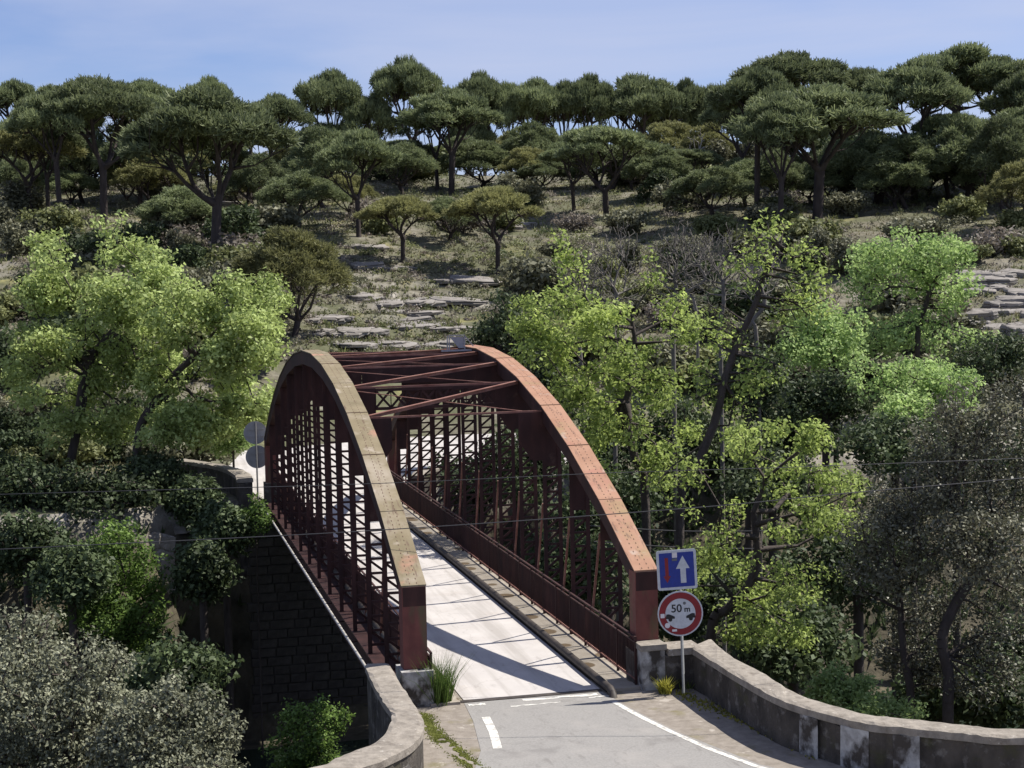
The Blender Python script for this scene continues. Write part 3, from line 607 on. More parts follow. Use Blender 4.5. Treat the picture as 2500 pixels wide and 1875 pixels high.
part(MB().prism([(-.245, .26), (-.175, .26), (-.175, -.12), (-.135, -.12), (-.21, -.26), (-.285, -.12), (-.245, -.12)], 1, -.029, -.025), 'red_arrow', M['signred'], sq)
part(MB().prism(rrect(.105, .11, .008), 1, -.031, -.0295), 'sticker', M['sticker'], sq).location = (-.035, 0, .31)
part(MB().prism(rrect(.11, .05, .006), 1, -.031, -.0295), 'sticker', M['galv'], sq).location = (-.04, 0, .215)
ci = part(disc(MB(), .475, -0.02, -0.004), 'distance_plate', M['signwhite'], sg); ci.location = (-0.02, 0, 1.70)
part(disc(MB(), .445, -0.0245, -0.0205), 'red_ring', M['signred'], ci)
part(disc(MB(), .315, -0.0285, -0.025), 'white_field', M['signwhite'], ci)
def text(body, size, x, z, par, mat):
    cu = bpy.data.curves.new('txt', 'FONT'); cu.body = body; cu.size = size; cu.align_x = 'CENTER'; cu.align_y = 'CENTER'; cu.extrude = 0.001; cu.offset = 0.004
    o = bpy.data.objects.new('txt', cu); col.objects.link(o)
    dg = bpy.context.evaluated_depsgraph_get(); me = bpy.data.meshes.new_from_object(o.evaluated_get(dg)); bpy.data.objects.remove(o)
    me.materials.clear(); me.materials.append(mat)
    q = bpy.data.objects.new('lettering', me); col.objects.link(q); q.parent = par; q.rotation_euler = (math.pi/2, 0, 0); q.location = (x, -.0305, z); return q
text('50', .23, -.08, .105, ci, M['signblack']); text('m', .17, .145, .085, ci, M['signblack'])
for sx_ in (-1, 1):
    q = [(.315, -.10), (.12, -.10), (.12, -.055), (.17, -.03), (.24, .0), (.315, .0)]
    q = [(sx_*a, c) for a, c in q]; w = [a for a in q if math.hypot(*a) < .36]
    b = MB().prism(q[:-1]+[(sx_*.295, -.005)], 1, -.0315, -.029); disc(b, .042, -.0325, -.029, 16, sx_*.215, -.115); part(b, 'car_pictogram', M['signblack'], ci)
part(MB().prism(rrect(.085, .09, .01), 1, -.033, -.0315), 'sticker', M['sticker'], ci).location = (-.375, 0, -.03)
part(disc(MB(), .055, -.033, -.0315, 20), 'sticker', M['sticker'], ci).location = (-.28, 0, -.235)
part(MB().prism(rrect(.10, .045, .006), 1, -.033, -.0315), 'sticker', M['sticker'], ci).location = (-.135, 0, -.345)
part(disc(MB(), .032, -.033, -.0315, 16), 'sticker', M['galv'], ci).location = (.09, 0, .215)
for z in (1.45, 1.95, 2.4, 2.85):
    MB().bar((-.06, .03, z), (.06, .03, z), .09, .03).build('clamp', M['galv'], sg) if z < 2.8 else None
fs = empty('road_sign', (-3.05, 33.3, 0)); tag(fs, 'two round grey sign backs on one post by the far end of the bridge', 'sign')
MB().tube([(0, -.05, -.3), (0, -.05, 3.15)], .035, 8).build('post', M['cable'], fs, True)
for z, x in ((2.72, -.02), (1.74, .03)):
    o = part(disc(MB(), .47, 0, .02, 32), 'sign_plate', M['signback'], fs); o.location = (x, 0, z)
    part(MB().bar((-.36, -.012, .14), (.36, -.012, .14), .02, .04).bar((-.36, -.012, -.14), (.36, -.012, -.14), .02, .04), 'stiffener', M['signback'], o)

# ------------------------------------------------------------------ overhead cables
def cable(pts, rad, label):
    P = smooth([at_depth(*p) for p in pts], 10)
    o = MB().tube(P, rad, 5).build('overhead_cable', M['cable']); tag(o, label, 'cable', 'overhead cables')
cable([(-2600, 1455, 36), (-900, 1385, 32), (0, 1341, 31), (896, 1296, 31), (1688, 1240, 31), (2080, 1203, 31), (2900, 1130, 32), (4400, 980, 36)], .010, 'thin cable crossing low in front of the near arch ends')
cable([(-2600, 1290, 42), (-900, 1235, 36), (0, 1207, 34), (900, 1181, 34), (1476, 1155, 34), (2000, 1138, 34), (2900, 1100, 36), (4400, 1020, 42)], .008, 'thin cable crossing higher in front of the arches')
cable([(1430, 1283, 52), (1700, 1297, 52), (2080, 1290, 52), (2600, 1270, 54), (3600, 1200, 60)], .022, 'upper dark cable running off from the right truss into the trees')
cable([(1450, 1322, 52), (1700, 1337, 52), (2164, 1340, 52), (2600, 1325, 54), (3600, 1250, 60)], .022, 'lower dark cable running off from the right truss into the trees')

# ------------------------------------------------------------------ vegetation builders
def grow(attr, trunk, rng, w=0.35, step=0.8, jit=0.08):
    """connects attractor points into a branching skeleton; returns nodes, parent index, terminal node ids"""
    nodes = [np.array(p, float) for p in trunk]; par = [-1]+list(range(len(trunk)-1)); plen = [0.0]
    for i in range(1, len(nodes)): plen.append(plen[-1]+np.linalg.norm(nodes[i]-nodes[i-1])*0.4)
    cap = len(attr)*14+len(nodes)+10
    P = np.zeros((cap, 3)); PL = np.zeros(cap); PA = np.full(cap, -1); n = len(nodes)
    P[:n] = nodes; PL[:n] = plen; PA[:n] = par
    start = max(1, len(trunk)//2) if len(trunk) > 2 else 0
    order = np.argsort(np.linalg.norm(attr-P[n-1], axis=1)); ends = []
    for a in attr[order]:
        d = np.linalg.norm(P[start:n]-a, axis=1); j = start+int(np.argmin(d+w*PL[start:n])); dist = d[j-start]
        k = max(1, min(12, int(dist/step))); p0 = P[j].copy(); prev = j
        bow = rng.normal(0, jit*dist, 3); bow[2] = -abs(bow[2])
        for q in range(1, k+1):
            f = q/k; pos = p0+(a-p0)*f+bow*math.sin(math.pi*f)+(rng.normal(0, jit*0.35*step, 3) if q < k else 0)
            if n >= cap: break
            P[n] = pos; PA[n] = prev; PL[n] = PL[prev]+dist/k; prev = n; n += 1
        ends.append(prev)
    return P[:n], PA[:n], np.array(ends)
def tubes(P, PA, r0, rmin=0.012, ex=2.2, nt=0, kthick=6):
    """tapered limbs along the skeleton with pipe-model radii"""
    n = len(P); acc = np.zeros(n); kids = np.zeros(n, int)
    for i in range(n-1, 0, -1):
        if kids[i] == 0: acc[i] = 1.0
        acc[PA[i]] += acc[i]; kids[PA[i]] += 1
    r = (acc/acc[0])**(1/ex)*r0; r = np.maximum(r, rmin)
    r[0] = r[0]*1.25
    idx = np.arange(1, n); a = PA[1:]
    A = P[a]; Bp = P[idx]; D = Bp-A; ln = np.linalg.norm(D, axis=1); ok = ln > 1e-4
    A, Bp, D, ln, ra, rb = A[ok], Bp[ok], D[ok], ln[ok], r[a][ok], r[idx][ok]
    ra = np.minimum(ra, rb*3.0)
    D = D/ln[:, None]; ref = np.where(np.abs(D[:, 2:3]) < 0.9, np.array([[0, 0, 1.0]]), np.array([[1.0, 0, 0]]))
    X = np.cross(D, ref); X /= np.linalg.norm(X, axis=1)[:, None]; Y = np.cross(D, X)
    Vs, Fs, off = [], [], 0
    for thick, k in ((True, kthick), (False, 3)):
        mk = (rb > 0.05) if thick else (rb <= 0.05)
        if not mk.any(): continue
        t = np.arange(k)*2*math.pi/k
        ring = X[mk][:, None, :]*np.cos(t)[None, :, None]+Y[mk][:, None, :]*np.sin(t)[None, :, None]
        V = np.concatenate([A[mk][:, None, :]+ring*ra[mk][:, None, None], Bp[mk][:, None, :]+ring*rb[mk][:, None, None]], 1)
        E_ = mk.sum(); base = off+np.arange(E_)[:, None]*2*k; j = np.arange(k)[None, :]; j2 = (j+1) % k
        Fs.append(np.stack([base+j, base+j2, base+k+j2, base+k+j], -1).reshape(-1, 4)); Vs.append(V.reshape(-1, 3)); off += E_*2*k
    return np.concatenate(Vs), np.concatenate(Fs)
def leaves(C, size, rng, up=0.3, aspect=0.6, out=None, outw=0.4):
    """one rhombic folded leaf per centre"""
    n = len(C); nr = rng.normal(0, 1, (n, 3)); nr[:, 2] += up*2
    if out is not None: nr += out*outw*2
    nr /= np.linalg.norm(nr, axis=1)[:, None]
    a = np.cross(nr, rng.normal(0, 1, (n, 3))); a /= np.linalg.norm(a, axis=1)[:, None]; b = np.cross(nr, a)
    s = (size*rng.uniform(0.6, 1.35, n))[:, None]
    V = np.stack([C-a*s*0.5, C-b*s*aspect*0.5+nr*s*0.08, C+a*s*0.5, C+b*s*aspect*0.5+nr*s*0.08], 1).reshape(-1, 3)
    return V, np.arange(n*4).reshape(-1, 4)
def needles(C, out, rng, ln=0.42, wd=0.085, k=5):
    """tufts of thin blades"""
    n = len(C); D = out[:, None, :]*.8+rng.normal(0, 0.75, (n, k, 3)); D[:, :, 2] += 0.25; D /= np.linalg.norm(D, axis=2)[:, :, None]
    S = np.cross(D, rng.normal(0, 1, (n, k, 3))); S /= np.linalg.norm(S, axis=2)[:, :, None]
    l = ln*rng.uniform(0.6, 1.3, (n, k, 1)); c = C[:, None, :]
    V = np.stack([c-S*wd*0.5+0*D, c+S*wd*0.5+0*D, c+D*l+S*wd*.25, c+D*l-S*wd*.25], 2).reshape(-1, 3)
    return V, np.arange(n*k*4).reshape(-1, 4)
def clump_points(ends, rng, per, rad, flat=0.8):
    n = len(ends)
    P = np.repeat(ends, per, 0); g = rng.normal(0, 1, (n*per, 3)); g /= np.linalg.norm(g, axis=1)[:, None]
    rr_ = rad*rng.uniform(0.15, 1.0, (n*per, 1))**0.6
    off = g*rr_; off[:, 2] *= flat
    return P+off, g
def lobe_points(lobes, n, rng, shell=0.55):
    """random points in a set of ellipsoids (cx,cy,cz,rx,ry,rz), denser towards the outside"""
    lobes = np.array(lobes, float); vol = lobes[:, 3]*lobes[:, 4]*lobes[:, 5]; pr_ = vol**0.8; pr_ /= pr_.sum()
    i = rng.choice(len(lobes), n, p=pr_); g = rng.normal(0, 1, (n, 3)); g /= np.linalg.norm(g, axis=1)[:, None]
    rad = rng.uniform(shell**3, 1, (n, 1))**(1/3)*(0.88+0.2*rng.random((n, 1)))
    return lobes[i, :3]+g*rad*lobes[i, 3:]

def plant(name, label, cat, base, trunk, lobes, mat, rng, nattr=260, per=60, clump=0.55, leaf=0.16, r0=0.2, w=0.35, bark='bark', group=None, shell=0.5, flat=0.8, up=0.3, step=0.8, extra_ends=None, bare=0, trunkname='trunk', aspect=0.6, leafprob=1.0, jit=0.08, rmin=0.012):
    """tree or shrub with its own skeleton; all coordinates relative to base"""
    root = empty(name, base); tag(root, label, cat, group)
    at = lobe_points(lobes, nattr, rng, shell)
    P, PA, ends = grow(at, trunk, rng, w, step, jit)
    V, F = tubes(P, PA, r0, rmin); link(trunkname, mesh_np(trunkname, V, F, True), M[bark], root)
    e = P[ends]
    if leafprob < 1: e = e[rng.random(len(e)) < leafprob]
    if per:
        C, g = clump_points(e, rng, per, clump, flat); V, F = leaves(C, leaf, rng, up, aspect, g)
        link('crown', mesh_np('crown', V, F), M[mat], root)
    return root
def copy_tree(src, loc, rz, sc, label=None, group=None, cat=None):
    c = src.copy(); col.objects.link(c); c.location = [float(v) for v in loc]; c.rotation_euler = (0, 0, rz); c.scale = sc
    if label: c['label'] = label
    if group: c['group'] = group
    for ch in src.children:
        q = ch.copy(); col.objects.link(q); q.parent = c
    return c

# ------------------------------------------------------------------ umbrella pines
def pine_proto(kind, seed, mat='pine', tufts=5600):
    """unit pine: 10 m tall, crown 10 m wide"""
    rng = np.random.default_rng(seed)
    base_f = {'umbrella': 0.50, 'fan': 0.34, 'bushy': 0.18}[kind]*rng.uniform(.85, 1.15)
    lean = rng.normal(0, 0.25, 2); H = 10.0; fk = H*base_f
    trunk = [(lean[0]*f, lean[1]*f, fk*f) for f in np.linspace(0, 1, 6)]
    # canopy: several overlapping cushions on a dome
    nl = {'umbrella': 15, 'fan': 18, 'bushy': 16}[kind]; lob = []
    for i in range(nl):
        a = 2.4*i+rng.uniform(-.4, .4); f = math.sqrt((i+0.5)/nl); rad = 3.75*f
        top = {'umbrella': 9.3-1.5*f**2.5+rng.normal(0, .12), 'fan': 9.3-2.3*f**2.3+rng.normal(0, .15), 'bushy': 8.9-4.2*f**1.8}[kind]
        s = rng.uniform(0.85, 1.25)
        lob.append((rad*math.cos(a), rad*math.sin(a), top-0.30+rng.normal(0, .22), 1.35*s, 1.35*s, {'umbrella': .55, 'fan': .60, 'bushy': 1.1}[kind]*s))
    at = lobe_points(lob, 430, rng, 0.15)
    P, PA, ends = grow(at, trunk, rng, 0.7, 0.8, 0.075)
    root = empty('umbrella_pine'); V, F = tubes(P, PA, 0.27, 0.024, 1.95); link('trunk', mesh_np('trunk', V, F, True), M['pinebark'], root)
    C = lobe_points(lob, tufts, rng, 0.62)
    lb = np.array(lob); zmid = np.interp(np.hypot(C[:, 0], C[:, 1]), [0, 3.75, 6], [lb[:, 2].max(), lb[:, 2].min()+.2, lb[:, 2].min()-.3])
    keep = (C[:, 2] > zmid-0.05+rng.normal(0, .22, len(C))) | (rng.random(len(C)) < 0.07); C = C[keep]
    out = C-np.array([0, 0, 4.5]); out /= np.linalg.norm(out, axis=1)[:, None]
    V, F = needles(C, out, rng, 0.42, 0.085, 5); link('crown', mesh_np('crown', V, F), M[mat], root)
    return root
protos = {'u1': pine_proto('umbrella', 1), 'u2': pine_proto('umbrella', 2), 'f1': pine_proto('fan', 3), 'f2': pine_proto('fan', 4),
          'u3': pine_proto('umbrella', 9), 'f3': pine_proto('fan', 10), 'b1': pine_proto('bushy', 5), 'b2': pine_proto('bushy', 6), 'o1': pine_proto('fan', 7, 'pine_olive'), 'o2': pine_proto('bushy', 8, 'pine_olive')}
S_ = 2500/2212
G1 = 'umbrella pines on the hillside'; G2 = 'umbrella pines along the skyline'; G3 = 'low pines on the rocky slope'
SKY_LAB = 'dark umbrella pine in the dense row closing the skyline'
HILL_LAB = 'umbrella pine partly hidden among taller pines on the hill'
LOW_LAB = 'low rounded pine on the mid slope'
# base x, base y, top y, crown width, prototype, label, group  (measured on a 2212 wide view)
PINES = [
 (463, 585, 212, 320, 'f1', 'largest umbrella pine, thick trunk rising behind the yellow-green oak', G1),
 (225, 480, 174, 270, 'f2', 'broad umbrella pine with fan of dark limbs behind the oak top', G1),
 (65, 475, 268, 190, 'o1', 'pine with thin trunk leaning out over the slope', G1),
 (132, 490, 205, 190, 'u1', 'slender straight pine beside the broad fan-limbed pine', G1),
 (105, 470, 240, 150, 'f1', HILL_LAB, G1), (385, 425, 268, 130, 'u2', HILL_LAB, G1),
 (30, 430, 180, 170, 'u1', SKY_LAB, G2), (330, 430, 180, 180, 'u2', SKY_LAB, G2), (140, 420, 190, 170, 'u2', SKY_LAB, G2),
 (450, 430, 171, 140, 'u1', SKY_LAB, G2), (590, 430, 207, 140, 'u2', SKY_LAB, G2), (540, 440, 225, 120, 'u1', SKY_LAB, G2),
 (715, 345, 160, 150, 'u1', 'lone umbrella pine against the sky, lower of the two', G2), (890, 335, 132, 156, 'u2', 'tallest lone umbrella pine standing clear against the sky', G2),
 (795, 355, 206, 150, 'f2', 'fan pine below the gap between the two lone skyline pines', G2),
 (945, 412, 215, 150, 'f1', 'twin of two dark trunks sharing one crown, thinner trunk', G1), (975, 420, 193, 215, 'f2', 'twin of two dark trunks sharing one crown, wider crown', G1),
 (1045, 340, 163, 125, 'u2', SKY_LAB, G2), (1160, 330, 177, 165, 'u1', SKY_LAB, G2), (1275, 335, 170, 130, 'u2', SKY_LAB, G2), (1395, 345, 172, 190, 'f1', SKY_LAB, G2), (1490, 345, 180, 120, 'u1', SKY_LAB, G2), (1215, 335, 183, 110, 'u1', SKY_LAB, G2), (1100, 335, 185, 110, 'u2', SKY_LAB, G2), (1345, 335, 186, 110, 'u2', SKY_LAB, G2), (1445, 350, 196, 110, 'u1', SKY_LAB, G2), (1545, 350, 190, 120, 'f2', SKY_LAB, G2),
 (1310, 472, 268, 225, 'f2', 'wide flat pine with several stems above the grey scrub', G1), (1240, 455, 300, 130, 'f1', 'smaller pine leaning beside the wide several-stemmed pine', G1),
 (1700, 400, 122, 280, 'u2', 'huge dark domed pine behind the great forked pine', G2), (1765, 482, 185, 330, 'f1', 'great forked pine with pale limbs spreading from a thick trunk', G1),
 (1635, 472, 156, 190, 'u1', 'tall pine with curved bare trunk beside the great forked pine', G1), (1685, 505, 205, 170, 'f2', 'pine with slim trunk just below the great forked pine', G1),
 (1975, 436, 132, 260, 'f2', 'tall straight-trunked pine with wide crown and green bush at its foot', G1), (2060, 400, 108, 280, 'u2', 'highest domed pine topping the wooded end of the ridge', G2),
 (2170, 410, 128, 210, 'u1', SKY_LAB, G2), (1855, 390, 150, 150, 'u1', SKY_LAB, G2), (2230, 420, 150, 190, 'f1', SKY_LAB, G2), (1600, 400, 190, 150, 'f2', SKY_LAB, G2), (2050, 430, 240, 170, 'f1', HILL_LAB, G1), (2140, 440, 255, 160, 'b1', HILL_LAB, G1),
 (650, 492, 358, 200, 'b1', 'dense dark bushy pine above the olive-topped pine', G3), (775, 512, 290, 180, 'f1', 'pine with slim dark trunk standing over a pale rock', G1), (700, 450, 273, 180, 'b2', LOW_LAB, G3), (870, 568, 418, 150, 'o1', 'small olive pine with bent trunk on the open rocks', G3),
 (1075, 592, 398, 200, 'o1', 'olive pine with wide fork standing at the edge of the open rocks', G3), (635, 728, 484, 235, 'o2', 'olive-topped pine with several dark stems right of the oak', G3), (1035, 412, 303, 190, 'b2', LOW_LAB, G3), (1150, 405, 255, 150, 'b1', LOW_LAB, G3),
 (330, 455, 328, 150, 'o2', LOW_LAB, G3), (395, 530, 398, 170, 'b2', LOW_LAB, G3), (870, 420, 300, 150, 'b1', LOW_LAB, G3), (560, 470, 330, 150, 'b2', LOW_LAB, G3), (970, 520, 415, 130, 'b1', LOW_LAB, G3), (1540, 470, 350, 160, 'b1', LOW_LAB, G3),
 (1890, 440, 300, 170, 'b2', LOW_LAB, G3), (2110, 430, 300, 190, 'b1', LOW_LAB, G3), (2205, 500, 340, 170, 'o2', LOW_LAB, G3), (1420, 430, 310, 140, 'b2', LOW_LAB, G3), (750, 470, 370, 120, 'o2', LOW_LAB, G3),
]
rx_ = random.Random(77)
for i in range(46):
    bx0 = -20+2260*(i+rx_.random())/46
    if 640 < bx0 < 980 and i % 2: continue
    by0 = rx_.uniform(365, 420) if 640 < bx0 < 1560 else rx_.uniform(400, 455)
    PINES.append((bx0, by0, by0-rx_.uniform(75, 130), rx_.uniform(95, 165), rx_.choice(['b1', 'b2', 'o2', 'f1']), LOW_LAB, G3))
for bx0, by0, ty0, w0, k0 in [(1900, 440, 270, 190, 'b1'), (1960, 450, 290, 170, 'b2'), (2090, 445, 235, 200, 'b1'), (2170, 455, 250, 180, 'b2'), (1820, 440, 290, 170, 'b1'), (2215, 440, 230, 180, 'f2'), (30, 440, 250, 170, 'b1'), (180, 440, 270, 170, 'b2'), (300, 445, 250, 160, 'b1')]:
    PINES.append((bx0, by0, ty0, w0, k0, LOW_LAB, G3))
SHORT = {'largest umbrella pine, thick': 'the largest pine', 'broad umbrella pine with fan': 'the broad fan-limbed pine', 'pine with thin trunk leaning': 'the thin leaning pine', 'lone umbrella pine against': 'the lower lone sky pine', 'tallest lone umbrella': 'the tallest lone pine',
  'fan pine below the gap': 'the fan pine between the lone pines', 'twin of two dark trunks sharing one crown, wider': 'the twin-trunked pine', 'wide flat pine with several': 'the wide several-stemmed pine', 'huge dark domed': 'the huge domed pine', 'great forked': 'the great forked pine', 'tall pine with curved': 'the curved bare-trunked pine',
  'tall straight-trunked': 'the tall straight-trunked pine', 'highest domed': 'the highest domed pine', 'dense dark bushy': 'the dense bushy pine', 'pine with slim dark trunk standing': 'the slim pine over the pale rock', 'small olive pine': 'the bent olive pine', 'olive pine with wide fork': 'the wide-forked olive pine', 'olive-topped': 'the olive-topped pine'}
marks = []
for (bx_, by_, ty_, cw_, kind, lab, grp) in PINES:
    for k0, v0 in SHORT.items():
        if lab.startswith(k0): marks.append((ground_hit(bx_*S_, by_*S_)[0], v0))
def near_mark(p, dmax=22.0):
    d, v = min((float(np.hypot(p[0]-q[0], p[1]-q[1])), v) for q, v in marks)
    return v if d < dmax else None
used = set(); rp_ = random.Random(11)
for (bx_, by_, ty_, cw_, kind, lab, grp) in PINES:
    p, s = ground_hit(bx_*S_, by_*S_)
    d = px_ray(bx_*S_, ty_*S_); topz = CAM[2]+d[2]*s
    H = max(4.0, topz-p[2])/9.75; Wd = cw_*S_/FPX*s/8.7
    nm = near_mark(p, 40) if lab in (SKY_LAB, HILL_LAB, LOW_LAB) else None
    if nm: lab = {SKY_LAB: 'dark skyline pine in the dense row near ', HILL_LAB: 'half hidden hillside pine near ', LOW_LAB: {'b': 'low rounded green pine', 'o': 'low olive-tinted pine', 'f': 'small fan-limbed pine', 'u': 'small flat-topped pine'}[kind[0]]+(' with a broad crown' if cw_ > 150 else ' with a narrow crown' if cw_ < 120 else '')+' near '}[lab]+nm
    if kind in 'uf' or kind[0] in 'uf': kind = kind[0]+rp_.choice('123')
    loc = (p[0], p[1], p[2]-0.25); rz = rp_.uniform(0, 6.28); sc = (Wd*rp_.uniform(.92, 1.12), Wd*rp_.uniform(.92, 1.12), H)
    if kind not in used:
        o = protos[kind]; used.add(kind); o.location = [float(v) for v in loc]; o.rotation_euler[2] = rz; o.scale = sc; tag(o, lab, 'tree', grp)
    else: o = copy_tree(protos[kind], loc, rz, sc, lab, grp)
    o['category'] = 'tree'

# ------------------------------------------------------------------ broadleaf trees and bushes of the gorge and banks
def rooted(name, label, cat, s, base_px, trunk_px, lobes_px, mat, seed, group=None, **kw):
    """positions measured on the photograph are turned into real places at distance s; the foot stands on the terrain below"""
    rng = np.random.default_rng(seed)
    b0 = at_depth(base_px[0], base_px[1], s); z = float(terrain(b0[0], b0[1])); base = np.array([b0[0], b0[1], z-0.2])
    pts = [np.zeros(3)]
    first = (b0-base) if b0[2] > z else None
    for (x, y, *dd) in ([(base_px[0], base_px[1])] if first is not None else [])+list(trunk_px):
        pts.append(at_depth(x, y, s+(dd[0] if dd else 0))-base)
    P = smooth(pts, 4) if len(pts) > 2 else np.array(pts)
    k = s/FPX; lob = []
    for (x, y, rx, ry, *dd) in lobes_px:
        c = at_depth(x, y, s+(dd[0] if dd else rng.uniform(-1, 1)*rx*k))-base; lob.append((c[0], c[1], c[2], rx*k, rx*k*1.05, ry*k))
    return plant(name, label, cat, base, P, lob, mat, rng, group=group, **kw)
def fill(poly, n, rmin, rmax, seed):
    """many small leaf masses spread unevenly inside an outline"""
    r = random.Random(seed); out = []; xs_ = [p[0] for p in poly]; ys_ = [p[1] for p in poly]
    while len(out) < n:
        x, y = r.uniform(min(xs_), max(xs_)), r.uniform(min(ys_), max(ys_)); c = False
        for (x1, y1), (x2, y2) in zip(poly, poly[1:]+poly[:1]):
            if (y1 > y) != (y2 > y) and x < (x2-x1)*(y-y1)/(y2-y1)+x1: c = not c
        if c:
            q = r.uniform(rmin, rmax); out.append((x, y, q, q*r.uniform(.5, .85), r.uniform(-1, 1)*2.6))
    return out
rooted('oak_tree', 'yellow-green young-leaved oak with dark forked stems on the left bank', 'tree', 70, (172, 1135),
       [(190, 1040), (202, 942), (228, 868), (270, 813), (320, 741)],
       fill([(40, 640), (130, 590), (200, 570), (290, 530), (350, 590), (420, 640), (430, 760), (400, 900), (340, 960), (330, 1040), (200, 1080), (60, 1080), (30, 960), (70, 860), (50, 760)], 60, 32, 62, 3),
       'oak', 21, nattr=900, per=32, clump=0.52, leaf=0.20, r0=0.22, w=0.4)
rooted('oak_tree', 'yellow-green oak whose leaning stem reaches the bridge arch', 'tree', 68, (335, 1110),
       [(346, 1033), (396, 961), (426, 914), (477, 868), (527, 813)],
       fill([(400, 660), (470, 680), (540, 740), (590, 660), (660, 660), (690, 740), (680, 830), (700, 900), (670, 980), (620, 1060), (520, 1070), (430, 1080), (370, 1060), (390, 940), (350, 820)], 56, 30, 58, 4),
       'oak', 22, nattr=850, per=32, clump=0.52, leaf=0.20, r0=0.21, w=0.4)
rooted('poplar_tree', 'yellow-green poplar with upright dark trunk beside the salmon arch', 'tree', 54, (1576, 1230),
       [(1550, 1118), (1526, 1012), (1536, 950), (1550, 839), (1545, 771), (1588, 700)],
       fill([(1350, 600), (1400, 560), (1425, 640), (1440, 720), (1500, 760), (1540, 690), (1600, 640), (1640, 700), (1720, 730), (1700, 800), (1660, 900), (1690, 1020), (1660, 1150), (1560, 1200), (1440, 1160), (1400, 1060), (1330, 960), (1230, 820), (1230, 740), (1290, 700), (1340, 740)], 58, 26, 52, 5)+[(1385, 590, 26, 45), (1392, 660, 36, 50), (1405, 740, 42, 50), (1590, 660, 30, 40)],
       'poplar', 23, nattr=560, per=28, clump=0.46, leaf=0.16, r0=0.15, w=0.45, leafprob=0.95)
rooted('poplar_tree', 'sparse poplar with long dark trunk leaning towards the hillside', 'tree', 51, (1660, 1260),
       [(1690, 1160), (1743, 1036), (1767, 935), (1801, 839), (1844, 742), (1866, 670), (1905, 600)],
       [(1965, 640, 60, 55), (1990, 720, 45, 60), (1930, 760, 50, 50), (1850, 900, 50, 70), (1790, 1010, 50, 60), (1700, 930, 45, 70), (1880, 560, 40, 40), (1830, 650, 50, 50), (1750, 800, 50, 60), (1640, 1180, 50, 50)],
       'poplar', 24, nattr=200, per=34, clump=0.55, leaf=0.15, r0=0.14, w=0.5, leafprob=0.45)
rooted('alder_tree', 'low spreading yellow-green tree behind the round road sign', 'tree', 43, (1735, 1560),
       [(1775, 1490), (1818, 1444), (1850, 1370), (1840, 1250)],
       fill([(1680, 1130), (1760, 1050), (1860, 1030), (1960, 1050), (2080, 1110), (2110, 1180), (2020, 1230), (2090, 1250), (2050, 1330), (1960, 1360), (2060, 1390), (1960, 1440), (1940, 1560), (1830, 1600), (1720, 1500), (1650, 1380), (1640, 1220)], 50, 24, 48, 6),
       'poplar', 25, nattr=460, per=28, clump=0.38, leaf=0.125, leafprob=0.85, r0=0.14, w=0.4)
rooted('green_tree', 'fresh light green tree with thin forked stems on the right bank', 'tree', 88, (2240, 830),
       [(2249, 783), (2262, 740), (2280, 690)],
       [(2205, 605, 90, 42), (2130, 640, 75, 45), (2300, 620, 75, 45), (2350, 690, 45, 45), (2220, 680, 90, 45), (2300, 720, 60, 45), (2220, 800, 90, 40), (2330, 830, 70, 32), (2390, 840, 40, 30), (2120, 700, 50, 40), (2150, 830, 70, 40)],
       'bright', 26, nattr=240, per=48, clump=0.72, leaf=0.22, r0=0.16, w=0.5)
rooted('green_tree', 'light green tree standing before dark evergreens on the right bank', 'tree', 76, (2040, 930),
       [(2035, 880), (2010, 830)], [(2000, 790, 65, 50), (2060, 800, 50, 50), (1960, 860, 50, 40), (2030, 870, 70, 40)],
       'bright', 27, nattr=110, per=52, clump=0.62, leaf=0.19, r0=0.13)
rooted('green_bush', 'pale green leafy bush among the dark evergreens on the right bank', 'bush', 68, (2230, 1040),
       [(2225, 990)], [(2240, 930, 95, 50), (2120, 930, 50, 60), (2300, 980, 75, 45), (2210, 1000, 70, 40), (2330, 930, 50, 35)],
       'bright', 28, nattr=150, per=50, clump=0.58, leaf=0.17, r0=0.12)
